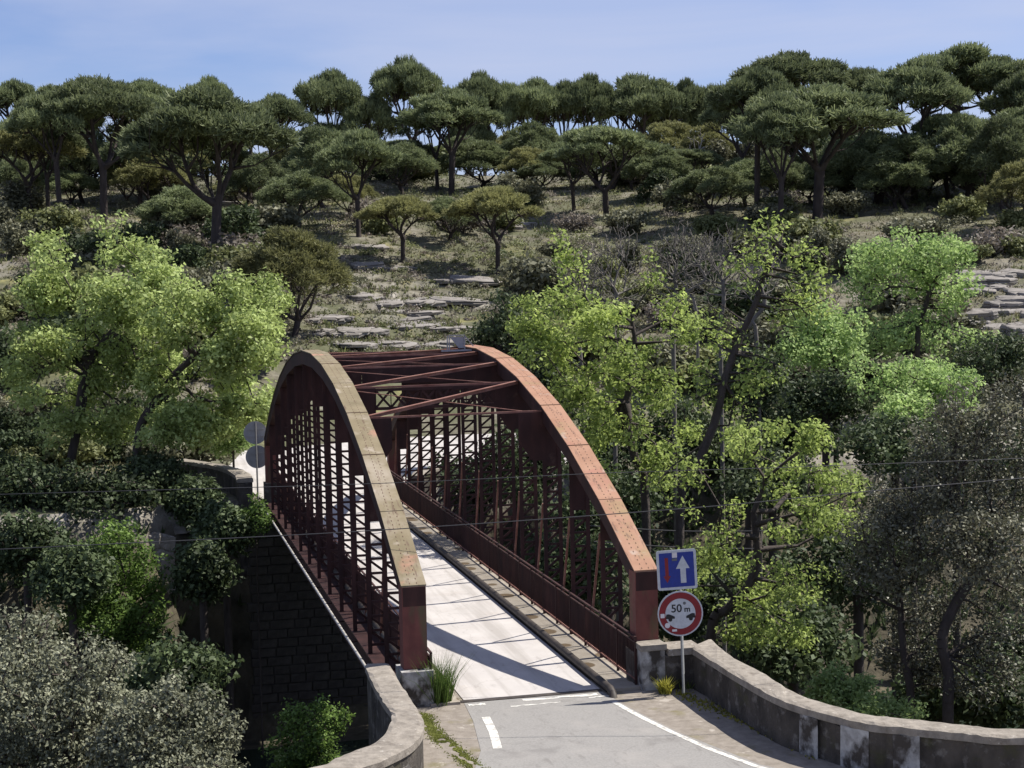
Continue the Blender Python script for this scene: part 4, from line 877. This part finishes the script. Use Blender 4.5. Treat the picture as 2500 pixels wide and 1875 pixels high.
EV = [  # dark evergreen trees filling the banks
 (1230, 830, 80, 110, 74, 'dark evergreen tree pressed behind the salmon arch crown'), (1330, 960, 80, 120, 66, 'dark evergreen tree behind the salmon arch flank'),
 (2010, 980, 110, 60, 70, 'dark evergreen tree below the small light green tree'), (2180, 1080, 130, 60, 64, 'dark evergreen tree under the pale green bush'),
 (2420, 880, 130, 70, 80, 'dark evergreen tree below the pale rock terraces'), (1820, 930, 90, 90, 66, 'dark evergreen tree behind the leaning poplar trunk'),
 (1480, 1230, 120, 90, 58, 'dark evergreen tree low in the gorge behind the right truss'), (1260, 1130, 130, 80, 64, 'dark evergreen tree low behind the truss lattice'), 
 (2090, 1370, 160, 90, 50, 'dark evergreen tree deep in the gorge behind the whitewashed parapet'), (1930, 1560, 130, 80, 46, 'dark evergreen tree at gorge bottom behind the parapet'),
 (80, 1190, 120, 60, 64, 'dark evergreen tree below the oak roots'), (250, 1200, 120, 60, 64, 'dark evergreen tree between the oak and the green gorge bush'), (60, 1330, 110, 70, 58, 'dark evergreen tree above the grey holm oak'), (370, 1165, 80, 45, 66, 'dark evergreen tree beside the sunlit bank rocks'), (1780, 1090, 110, 70, 74, 'dark evergreen tree on the flat bank behind the spreading tree'), (1930, 1050, 110, 70, 76, 'dark evergreen tree on the bank under the light green tree'), (1880, 1170, 120, 60, 62, 'dark evergreen tree at the gorge rim behind the spreading tree'), (2330, 1080, 120, 60, 66, 'dark evergreen tree behind the brownish holm oak top'),
 (420, 1640, 120, 70, 48, 'dark evergreen tree in deep shade below the green gorge bush'), (170, 1400, 80, 60, 56, 'dark evergreen tree behind the green gorge bush'), (1120, 1180, 120, 60, 70, 'dark evergreen tree seen through the truss beyond the railing'), (1400, 1380, 140, 80, 54, 'dark evergreen tree beside the right truss foot'), (1650, 1450, 110, 90, 48, 'dark evergreen tree behind the road sign'),
 (1500, 1060, 110, 90, 72, 'dark evergreen tree hiding the far road behind the poplar trunk'), (1660, 1060, 110, 90, 72, 'dark evergreen tree behind the two poplar trunks'), (2420, 1680, 110, 50, 40, 'dark evergreen bush low behind the right parapet'), (2290, 1690, 80, 40, 41, 'dark evergreen bush between the two holm oak trunks'), (2500, 1600, 80, 70, 42, 'dark evergreen bush beyond the brownish holm oak trunk'), (545, 1290, 55, 45, 60, 'dark evergreen bush hanging on the gorge wall beside the abutment'), (490, 1390, 55, 60, 57, 'dark evergreen bush lower on the gorge wall beside the abutment'), (470, 1215, 45, 40, 64, 'dark evergreen bush over the sunlit bank boulders'), (-80, 1130, 120, 90, 66, 'dark evergreen tree beyond the oak lower branches'), (2560, 1120, 110, 100, 60, 'dark evergreen tree behind the brownish holm oak crown')]
for i, (x, y, rx, ry, s, lab) in enumerate(EV):
    rooted('evergreen_tree', lab, 'tree', s, (x+5, y+ry*0.8), [(x, y+ry*0.3)],
           [(x, y, rx*.7, ry*.7), (x-rx*.6, y+ry*.2, rx*.5, ry*.5), (x+rx*.6, y+ry*.1, rx*.5, ry*.55), (x-rx*.2, y-ry*.5, rx*.45, ry*.5), (x+rx*.3, y-ry*.4, rx*.45, ry*.5), (x, y+ry*.7, rx*.7, ry*.45)],
           'evergreen', 40+i, group='dark evergreen trees on the banks', nattr=120, per=46, clump=0.7, leaf=0.20, r0=0.16)
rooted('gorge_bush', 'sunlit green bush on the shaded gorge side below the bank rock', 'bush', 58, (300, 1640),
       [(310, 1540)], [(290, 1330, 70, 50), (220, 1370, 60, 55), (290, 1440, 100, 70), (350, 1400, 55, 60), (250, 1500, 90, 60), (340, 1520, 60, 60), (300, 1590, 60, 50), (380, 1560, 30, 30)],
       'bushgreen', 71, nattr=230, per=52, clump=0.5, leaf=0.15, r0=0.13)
rooted('holm_oak', 'grey-green holm oak with rounded crown in front of the gorge', 'tree', 33, (180, 2050),
       [(170, 1900), (160, 1780)], [(90, 1560, 90, 75), (40, 1640, 110, 90), (190, 1640, 130, 90), (110, 1730, 160, 100), (260, 1740, 110, 80), (160, 1830, 190, 90), (20, 1800, 120, 110), (20, 1500, 50, 45)],
       'holm', 72, nattr=360, per=74, clump=0.36, leaf=0.085, r0=0.2, w=0.4)
rooted('holm_oak', 'grey-green holm oak mound beside the curved left parapet', 'tree', 31.5, (420, 2040),
       [(420, 1900), (430, 1820)], [(430, 1710, 90, 55), (510, 1760, 60, 60), (380, 1770, 120, 80), (480, 1830, 90, 80), (340, 1850, 130, 80), (440, 1890, 130, 80), (545, 1800, 30, 40)],
       'holm', 73, nattr=280, per=74, clump=0.34, leaf=0.085, r0=0.16, w=0.4)
rooted('holm_oak', 'brownish holm oak with dark forked trunk behind the right parapet', 'tree', 37, (2314, 1765),
       [(2316, 1650), (2300, 1560), (2330, 1480), (2380, 1400)],
       [(2300, 1080, 90, 70), (2420, 1060, 110, 90), (2230, 1180, 90, 70), (2360, 1190, 120, 90), (2470, 1210, 90, 110), (2280, 1290, 110, 80), (2420, 1330, 120, 90), (2370, 1440, 110, 60), (2480, 1450, 60, 110), (2440, 1570, 90, 70), (2350, 980, 70, 45), (2470, 960, 70, 50), (2390, 1660, 90, 60)],
       'holmbrown', 74, nattr=420, per=58, clump=0.40, leaf=0.09, r0=0.13, w=0.5)
rooted('holm_oak', 'brownish holm oak with slim dark trunk beside the bright green roadside bush', 'tree', 38, (2223, 1765),
       [(2222, 1680), (2206, 1590), (2200, 1490)],
       [(2140, 1300, 80, 60), (2210, 1400, 90, 60), (2120, 1400, 60, 45), (2260, 1500, 90, 60), (2230, 1600, 90, 55), (2180, 1240, 70, 50), (2300, 1650, 70, 50)],
       'holmbrown', 75, nattr=260, per=50, clump=0.38, leaf=0.09, r0=0.10, w=0.5)
rooted('green_bush', 'bright green bush just behind the right parapet coping', 'bush', 36, (2070, 1790),
       [(2070, 1740)], [(2040, 1665, 45, 35), (2010, 1690, 40, 30), (2100, 1690, 55, 35), (2150, 1730, 60, 30), (2070, 1730, 70, 35), (2220, 1740, 40, 22)],
       'bright', 76, nattr=120, per=60, clump=0.28, leaf=0.095, r0=0.06)
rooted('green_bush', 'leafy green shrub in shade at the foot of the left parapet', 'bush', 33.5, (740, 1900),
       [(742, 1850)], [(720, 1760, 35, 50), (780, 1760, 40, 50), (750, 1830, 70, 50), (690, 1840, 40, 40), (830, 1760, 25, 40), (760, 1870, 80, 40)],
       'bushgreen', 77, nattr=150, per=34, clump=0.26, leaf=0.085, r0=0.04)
rooted('green_bush', 'bright green bush beside the far round sign backs', 'bush', 73, (570, 1120),
       [(570, 1095)], [(575, 1060, 45, 40), (545, 1080, 35, 30), (600, 1040, 30, 30), (530, 1040, 30, 30)], 'bright', 78, nattr=90, per=50, clump=0.5, leaf=0.16, r0=0.06)
rooted('green_bush', 'small leafy shrub growing by the far end of the conduit', 'bush', 60, (625, 1300), [(628, 1280)], [(620, 1240, 25, 28), (640, 1275, 18, 25), (600, 1265, 18, 18)], 'bushgreen', 79, nattr=40, per=30, clump=0.35, leaf=0.14, r0=0.04)
# leafless trees
BARE = [(1700, 470, 310, 30, 0, 'deadwood', 'bleached dead pine trunk with broken limbs on the slope'),
        (1500, 940, 540, 75, 62, 'twig', 'leafless grey tree rising above the poplar crown'), (1645, 900, 525, 70, 60, 'twig', 'leafless grey tree between the two poplars'), (1760, 880, 540, 80, 64, 'twig', 'leafless grey tree behind the leaning poplar'),
        (1420, 900, 600, 60, 66, 'twig', 'leafless grey tree nearest the salmon arch crown'), (1850, 860, 560, 60, 66, 'twig', 'leafless grey tree beside the leaning poplar top'), (1700, 760, 560, 90, 80, 'twig', 'leafless grey thicket tree on the far bank below the dead pine')]
for i, (x, yb, yt, wd, s, mt, lab) in enumerate(BARE):
    h = yb-yt; s = s or ground_hit(x, yb, 85)[1]
    rooted('bare_tree', lab, 'tree', s, (x, yb), [(x+12-7*i, yb-h*.2), (x-9+5*i, yb-h*.38), (x+6, yb-h*.55)], [(x-wd*.5, yt+h*.35, wd*.55, h*.28), (x+wd*.5, yt+h*.3, wd*.55, h*.28), (x, yt+h*.2, wd*.45, h*.2), (x+wd*.3, yt+h*.1, wd*.3, h*.12)], 'scrub', 90+i, bark=mt,
           nattr=(50 if mt == 'deadwood' else 420), per=0, r0=.13 if mt == 'deadwood' else .085, rmin=0.014 if s < 90 else .03, jit=0.13, w=.6, shell=.1)

# ------------------------------------------------------------------ hillside shrubs, rocks and dry grass
def shrub_proto(seed, mat, n=70, per=40, tall=1.0, leaf=0.17):
    rng = np.random.default_rng(seed); lob = [(0, 0, .55*tall, .8, .8, .5*tall)]
    for i in range(5):
        a = rng.uniform(0, 6.28); lob.append((.55*math.cos(a), .55*math.sin(a), rng.uniform(.35, .8)*tall, .5, .5, .38*tall))
    root = empty('shrub'); at = lobe_points(lob, n, rng, .4); at[:, 2] = np.abs(at[:, 2])
    P, PA, ends = grow(at, [(0, 0, 0), (0, 0, .1)], rng, .8, .4); V, F = tubes(P, PA, .05, .008); link('stems', mesh_np('stems', V, F), M['twig'], root)
    C, g = clump_points(P[ends], rng, per, .32, .8); C[:, 2] = np.abs(C[:, 2]); V, F = leaves(C, leaf, rng, .3, .55, g); link('foliage', mesh_np('foliage', V, F), M[mat], root)
    return root
SH = [(shrub_proto(201, 'scrub'), 'grey-green shrub on the dry hillside'), (shrub_proto(202, 'scrubolive'), 'olive green shrub on the dry hillside'), (shrub_proto(203, 'evergreen', tall=1.3), 'dark evergreen shrub on the dry hillside'),
      (shrub_proto(204, 'scrubbrown', n=80, per=16), 'dry brown twiggy shrub on the hillside'), (shrub_proto(205, 'scrub', tall=1.5, n=90), 'tall grey-green shrub on the dry hillside')]
rs = np.random.default_rng(77); shused = set(); cnt = 0; placed = []
def put_shrub(k, p, r, h, rz):
    src, lab = SH[k]; g0 = 'hillside shrubs, '+lab.split(' shrub')[0]; nm = near_mark(p)
    if nm: lab = lab.split(' shrub')[0]+' shrub on the hillside near '+nm
    loc = (p[0], p[1], p[2]-0.08)
    if k in shused: o = copy_tree(src, loc, rz, (r, r, h), lab, g0)
    else:
        shused.add(k); o = src; o.location = [float(v) for v in loc]; o.rotation_euler[2] = rz; o.scale = (r, r, h)
    tag(o, lab, 'shrub', g0)
while cnt < 430:
    x = rs.uniform(-60, 2560); y = rs.uniform(440, 960)
    open_rock = (700 < x < 1200) and (580 < y < 900)
    if open_rock and rs.random() < 0.72: continue
    if y > 780 and 640 < x < 1230: continue
    if (x > 2330 and 640 < y < 850) and rs.random() < .8: continue
    p, s = ground_hit(x, y, 88)
    if s > 300: continue
    big = 1.0 if open_rock else rs.choice([1.0, 1.5, 2.0, 2.6], p=[.25, .35, .28, .12])
    k = int(rs.choice(5, p=[.28, .26, .16, .14, .16]))
    sz = big*rs.uniform(.75, 1.2); placed.append((sz/s, k, p, sz, sz*rs.uniform(.75, 1.05), rs.uniform(0, 6.28))); cnt += 1
placed.sort(key=lambda t: -t[0])
for t in placed[:200]: put_shrub(*t[1:])
for kk, mt_ in ((0, 'scrub'), (1, 'scrubolive'), (2, 'evergreen'), (3, 'scrubbrown')):
    sel = [t for t in placed[200:] if t[1] == kk or (kk == 0 and t[1] == 4)]; c_ = np.array([t[2] for t in sel]); r_ = np.repeat([t[3] for t in sel], 170)[:, None]
    C, g = clump_points(c_, rs, 170, 1.0, .75); off = (C-np.repeat(c_, 170, 0))*r_; off[:, 2] = np.abs(off[:, 2]); V, F = leaves(np.repeat(c_, 170, 0)+off, .2, rs, .3, .55, g)
    tag(link('small_shrubs', mesh_np('small_shrubs', V, F), M[mt_]), {0: 'scattered small grey-green shrubs over the whole hillside', 1: 'scattered small olive shrubs over the whole hillside', 2: 'scattered small dark evergreen shrubs over the whole hillside', 3: 'scattered small dry brown shrubs over the whole hillside'}[kk], 'scrub', kind='stuff')

rb = random.Random(21)
RIDGE_LAB = 'dense dark bush filling the ridge between the pine trunks'
for i in range(60):
    x = -40+2600*(i+rb.random())/60; y = rb.uniform(385, 455)
    p, s = ground_hit(x, y, 150); q_ = rb.uniform(2.2, 3.8)*s/190
    nm = near_mark(p, 45); o = copy_tree(SH[rb.choice([2, 2, 1, 4])][0], (p[0], p[1], p[2]-.1), rb.uniform(0, 6.28), (q_, q_, q_*.85), 'dense ridge bush among the trunks near '+nm if nm else RIDGE_LAB, 'bushes along the ridge'); o['category'] = 'shrub'
for i in range(34):
    x = rb.uniform(-20, 490); y = rb.uniform(1035, 1150); p, s = ground_hit(x, y, 62)
    q_ = rb.uniform(.9, 1.7); o = copy_tree(SH[rb.choice([0, 1, 1, 2, 4])][0], (p[0], p[1], p[2]-.1), rb.uniform(0, 6.28), (q_, q_, q_), 'green shrub under the yellow-green oaks on the left bank', 'shrubs under the oaks'); o['category'] = 'shrub'
def rock_proto(seed):
    r = np.random.default_rng(seed); n = 19; layers = [(0.0, 1.0), (.45, 1.02), (.5, .93), (.58, .95), (.64, 1.0), (.92, .98), (1.0, .86)]
    ang = np.sort(r.uniform(0, 6.28, n)); rad = r.uniform(.78, 1.05, n)*(1+.22*np.sin(2*ang+r.uniform(0, 6))+.13*np.sin(5*ang+r.uniform(0, 6))); V = []
    for z, f in layers:
        for a, q in zip(ang, rad): V.append((q*f*math.cos(a)+r.normal(0, .02), q*f*math.sin(a)+r.normal(0, .02), z+r.normal(0, .035)+.1*math.cos(a*2+seed)))
    V.append((0, 0, 1.03)); Q = [(i*n+j, i*n+(j+1) % n, (i+1)*n+(j+1) % n, (i+1)*n+j) for i in range(len(layers)-1) for j in range(n)]
    top = (len(layers)-1)*n; Q += [(top+j, top+(j+1) % n, len(V)-1) for j in range(n)]
    b = MB(); b.add(V, Q); d = b.data('rock_slab'); d.materials.append(M['rock']); return d
RP = [rock_proto(300+i) for i in range(6)]
def rock(x, y, wpx, hpx, label, group, s0=88, z0=None, depth=0.8, name='rock_slab'):
    p, s = ground_hit(x, y, s0); k = s/FPX
    o = bpy.data.objects.new(name, RP[int(rs.integers(6))]); col.objects.link(o)
    o.location = (p[0], p[1], p[2]-hpx*k*.75); o.scale = (wpx*k*.5, wpx*k*.5*depth, hpx*k*1.3); o.rotation_euler = (rs.uniform(.03, .14), rs.uniform(-.06, .06), -YAW+rs.uniform(-.35, .35)+(math.pi if rs.random() < 0 else 0))
    tag(o, label, 'rock', group)
RL = 'flat pale rock slab on the open slope above the bridge'
rk_ = random.Random(31)
for (cx_, cy2, L_, n_r, tl) in [(930, 655, 120, 6, .12), (880, 600, 60, 3, .1), (1050, 735, 170, 8, -.03), (1120, 690, 90, 4, -.05), (860, 815, 190, 9, .03), (1060, 800, 170, 8, .06), (960, 845, 260, 10, -.02), (900, 730, 120, 5, .1), (1280, 548, 100, 4, -.05), (800, 780, 90, 4, .05), (1000, 770, 110, 5, .05)]:
    for i in range(n_r):
        u = rk_.uniform(-.5, .5); w = rk_.uniform(45, 150)
        rock(cx_+u*L_, cy2+u*L_*tl+rk_.uniform(-7, 7), w, rk_.uniform(5, 9), RL, 'rock slabs on the open slope', depth=rk_.uniform(.6, 1.0))
for (cx_, cy2, L_, n_r) in [(2430, 680, 150, 6), (2450, 715, 130, 5), (2440, 770, 170, 7), (2400, 800, 170, 6), (2480, 740, 100, 4)]:
    for i in range(n_r):
        u = rk_.uniform(-.5, .5); rock(cx_+u*L_, cy2+rk_.uniform(-8, 8), rk_.uniform(50, 130), rk_.uniform(9, 22), 'pale rock terrace beside the fresh light green tree', 'rock terraces on the right bank', depth=.8)
for (x, y, w, h) in [(60, 520, 90, 14), (30, 560, 120, 16), (170, 1105, 110, 30), (130, 1130, 90, 24), (330, 840, 90, 22), (60, 900, 90, 20), (230, 650, 60, 14), (560, 500, 90, 12), (1150, 520, 70, 10)]:
    rock(x, y, w, h, 'pale rock showing between the shrubs and the oaks', 'rocks among the left shrubs', s0=66)
for (x, y, z, sx_, sy2, sz_) in [(-5.0, 33.5, -1.1, .6, .6, .8), (-6.2, 33.3, -1.2, .8, .7, .8), (-7.4, 32.6, -2.4, .8, .7, 1.4), (-6.9, 32.3, -3.4, .6, .6, 1.5), (-5.6, 34.6, -.6, 1.0, 1.0, .8)]:
    o = bpy.data.objects.new('boulder', RP[int(rs.integers(6))]); col.objects.link(o); o.location = (x, y, z); o.scale = (sx_, sy2, sz_); o.rotation_euler = (rs.uniform(-.1, .1), rs.uniform(-.15, .15), rs.uniform(0, 6))
    tag(o, 'sunlit boulder on the bank edge left of the far abutment', 'rock', 'boulders by the far abutment')
# dry grass and low scrub
def scatter_blades(name, pts, hgt, wid, mat, rng, k=4, spread=.5):
    n = len(pts); out = np.zeros((n, 3)); out[:, 2] = 1
    D = out[:, None, :]*1.0+rng.normal(0, spread, (n, k, 3)); D[:, :, 2] = np.abs(D[:, :, 2])+.3; D /= np.linalg.norm(D, axis=2)[:, :, None]
    S = np.cross(D, rng.normal(0, 1, (n, k, 3))); S /= np.linalg.norm(S, axis=2)[:, :, None]
    l = hgt*rng.uniform(.5, 1.4, (n, k, 1)); c = pts[:, None, :]
    V = np.stack([c-S*wid*.5, c+S*wid*.5, c+D*l], 2).reshape(-1, 3)
    return link(name, mesh_np(name, V, np.arange(n*k*3).reshape(-1, 3)), M[mat])
rg_ = np.random.default_rng(5)
def hill_pts(n, smin, smax, tmin, tmax, thr=-9, sc=.12):
    s = rg_.uniform(smin, smax, n); t = rg_.uniform(tmin, tmax, n)*s
    x = CAM[0]+sy_*s+cy_*t; y = CAM[1]+cy_*s-sy_*t; k = (wob(x, y, sc) > thr) & inside_far(x, y)
    k &= ~((s < 97) & (t > -16) & (t < 20))
    x, y = x[k], y[k]; return np.stack([x, y, terrain(x, y)-.03], -1)
tag(scatter_blades('dry_grass', hill_pts(42000, 72, 210, -.42, .42, -.3), .26, .07, 'drygrass', rg_), 'dry tufted grass over the rocky hillside', 'grass', kind='stuff')
tag(scatter_blades('low_scrub', hill_pts(26000, 72, 240, -.42, .42, -.05, .2),   .34, .10, 'scrub', rg_), 'low grey-green scrub over the rocky hillside', 'scrub', kind='stuff')
tag(scatter_blades('low_scrub', hill_pts(14000, 72, 240, -.42, .42, .15, .3), .5, .16, 'scrubolive', rg_), 'low olive green scrub over the hillside', 'scrub', kind='stuff')
hp = np.concatenate([hill_pts(2400, 74, 250, -.42, .42, -.3, .15), hill_pts(1600, 115, 215, -.42, .42, -9), hill_pts(1500, 94, 150, -.16, .12, -9)]); hr = np.concatenate([rg_.uniform(.35, .9, len(hp)-1000), rg_.uniform(.22, .5, 1000)])
for mt_, sl, lb_ in (('scrub', slice(0, None, 3), 'mass of grey-green low bushes covering the hillside'), ('scrubolive', slice(1, None, 3), 'mass of olive low bushes covering the hillside'), ('scrubbrown', slice(2, None, 3), 'mass of dry brown low bushes covering the hillside')):
    h_ = hp[sl]; r_ = hr[sl]; C, g = clump_points(h_, rg_, 40, 1.0, .8); off = (C-np.repeat(h_, 40, 0))*np.repeat(r_, 40)[:, None]; off[:, 2] = np.abs(off[:, 2])
    V, F = leaves(np.repeat(h_, 40, 0)+off, .19, rg_, .3, .6, g); tag(link('low_bushes', mesh_np('low_bushes', V, F), M[mt_]), lb_, 'scrub', kind='stuff')
# undergrowth on the gorge sides
gx_ = rg_.uniform(-34, 46, 26000); gy_ = rg_.uniform(-8, 40, 26000); gz_ = terrain(gx_, gy_)
k_ = (gz_ < -.9) & (gz_ > -8.6) & ~((np.abs(gx_) < 3.8)); pts_ = np.stack([gx_, gy_, gz_-.05], -1)[k_]
tag(scatter_blades('undergrowth', pts_, .55, .16, 'evergreen', rg_, 5, .8), 'dark undergrowth over the gorge sides', 'undergrowth', kind='stuff')
# moss strip, plants by the road
q = np.array([on_z(x, y, 0)[:2] for x, y in [(1035, 1742), (1050, 1775), (1075, 1805), (1105, 1825), (1130, 1850), (1160, 1875), (1185, 1900)]])
cc = rg_.integers(0, len(q)-1, 5000); f = rg_.random((5000, 1)); pm = q[cc]*(1-f)+q[cc+1]*f+rg_.normal(0, .085, (5000, 2)); pm = pm[wob(pm[:, 0]*1., pm[:, 1], 6.) > -.25]
tag(scatter_blades('moss', np.column_stack([pm, np.full(len(pm), .003)]), .018, .03, 'moss', rg_, 5, 1.3), 'strip of green moss and grass between pavement and left parapet', 'moss', kind='stuff')
pw = np.stack([on_z(x, y, 0) for x, y in zip(np.linspace(1650, 1990, 500), np.interp(np.linspace(1650, 1990, 500), [1650, 1800, 1990], [1692, 1752, 1846])+rg_.normal(0, 7, 500))]); pw[:, 2] = .003
tag(scatter_blades('dry_weeds', pw, .05, .03, 'weed', rg_, 4, .8), 'thin yellowish weeds along the foot of the right parapet', 'weeds', kind='stuff')
def tuft(name, label, cat, loc, n, h, wd, spread, mat, seed, sprad):
    r = np.random.default_rng(seed); t = empty(name, loc); tag(t, label, cat)
    V, Fq = [], []
    a = r.uniform(0, 6.28, n); rad = sprad*np.sqrt(r.random(n)); lean = r.normal(0, spread, (n, 2)); hh = h*r.uniform(.45, 1.1, n)
    for i in range(n):
        b0 = np.array((rad[i]*math.cos(a[i]), rad[i]*math.sin(a[i]), -.02)); sd_ = np.array((math.cos(a[i]*3), math.sin(a[i]*3), 0))*wd
        p1 = b0+np.array((lean[i, 0]*.4, lean[i, 1]*.4, .55))*hh[i]; p2 = b0+np.array((lean[i, 0]*1.1, lean[i, 1]*1.1, .97))*hh[i]; o = len(V)
        V += [b0-sd_, b0+sd_, p1+sd_*.8, p1-sd_*.8, p2]; Fq.append((o, o+1, o+2, o+3)); Fq.append((o+3, o+2, o+4, o+4))
    me = bpy.data.meshes.new('blades'); me.from_pydata([tuple(v) for v in V], [], [f if f[2] != f[3] else f[:3] for f in Fq]); link('blades', me, M[mat], t); return t
tuft('grass_clump', 'tall green grass clump growing against the left end post', 'grass', (-2.02, -.10, 0), 480, 1.1, .007, .26, 'bushgreen', 4, .22)
tuft('weed_clump', 'small yellowish weed at the foot of the road sign', 'weed', (2.62, -.75, 0), 120, .38, .02, .5, 'weed', 5, .12)
tuft('grass_clump', 'low green tuft between the wall return and sign post', 'grass', (3.15, -.42, 0), 120, .3, .01, .5, 'grass', 6, .2)
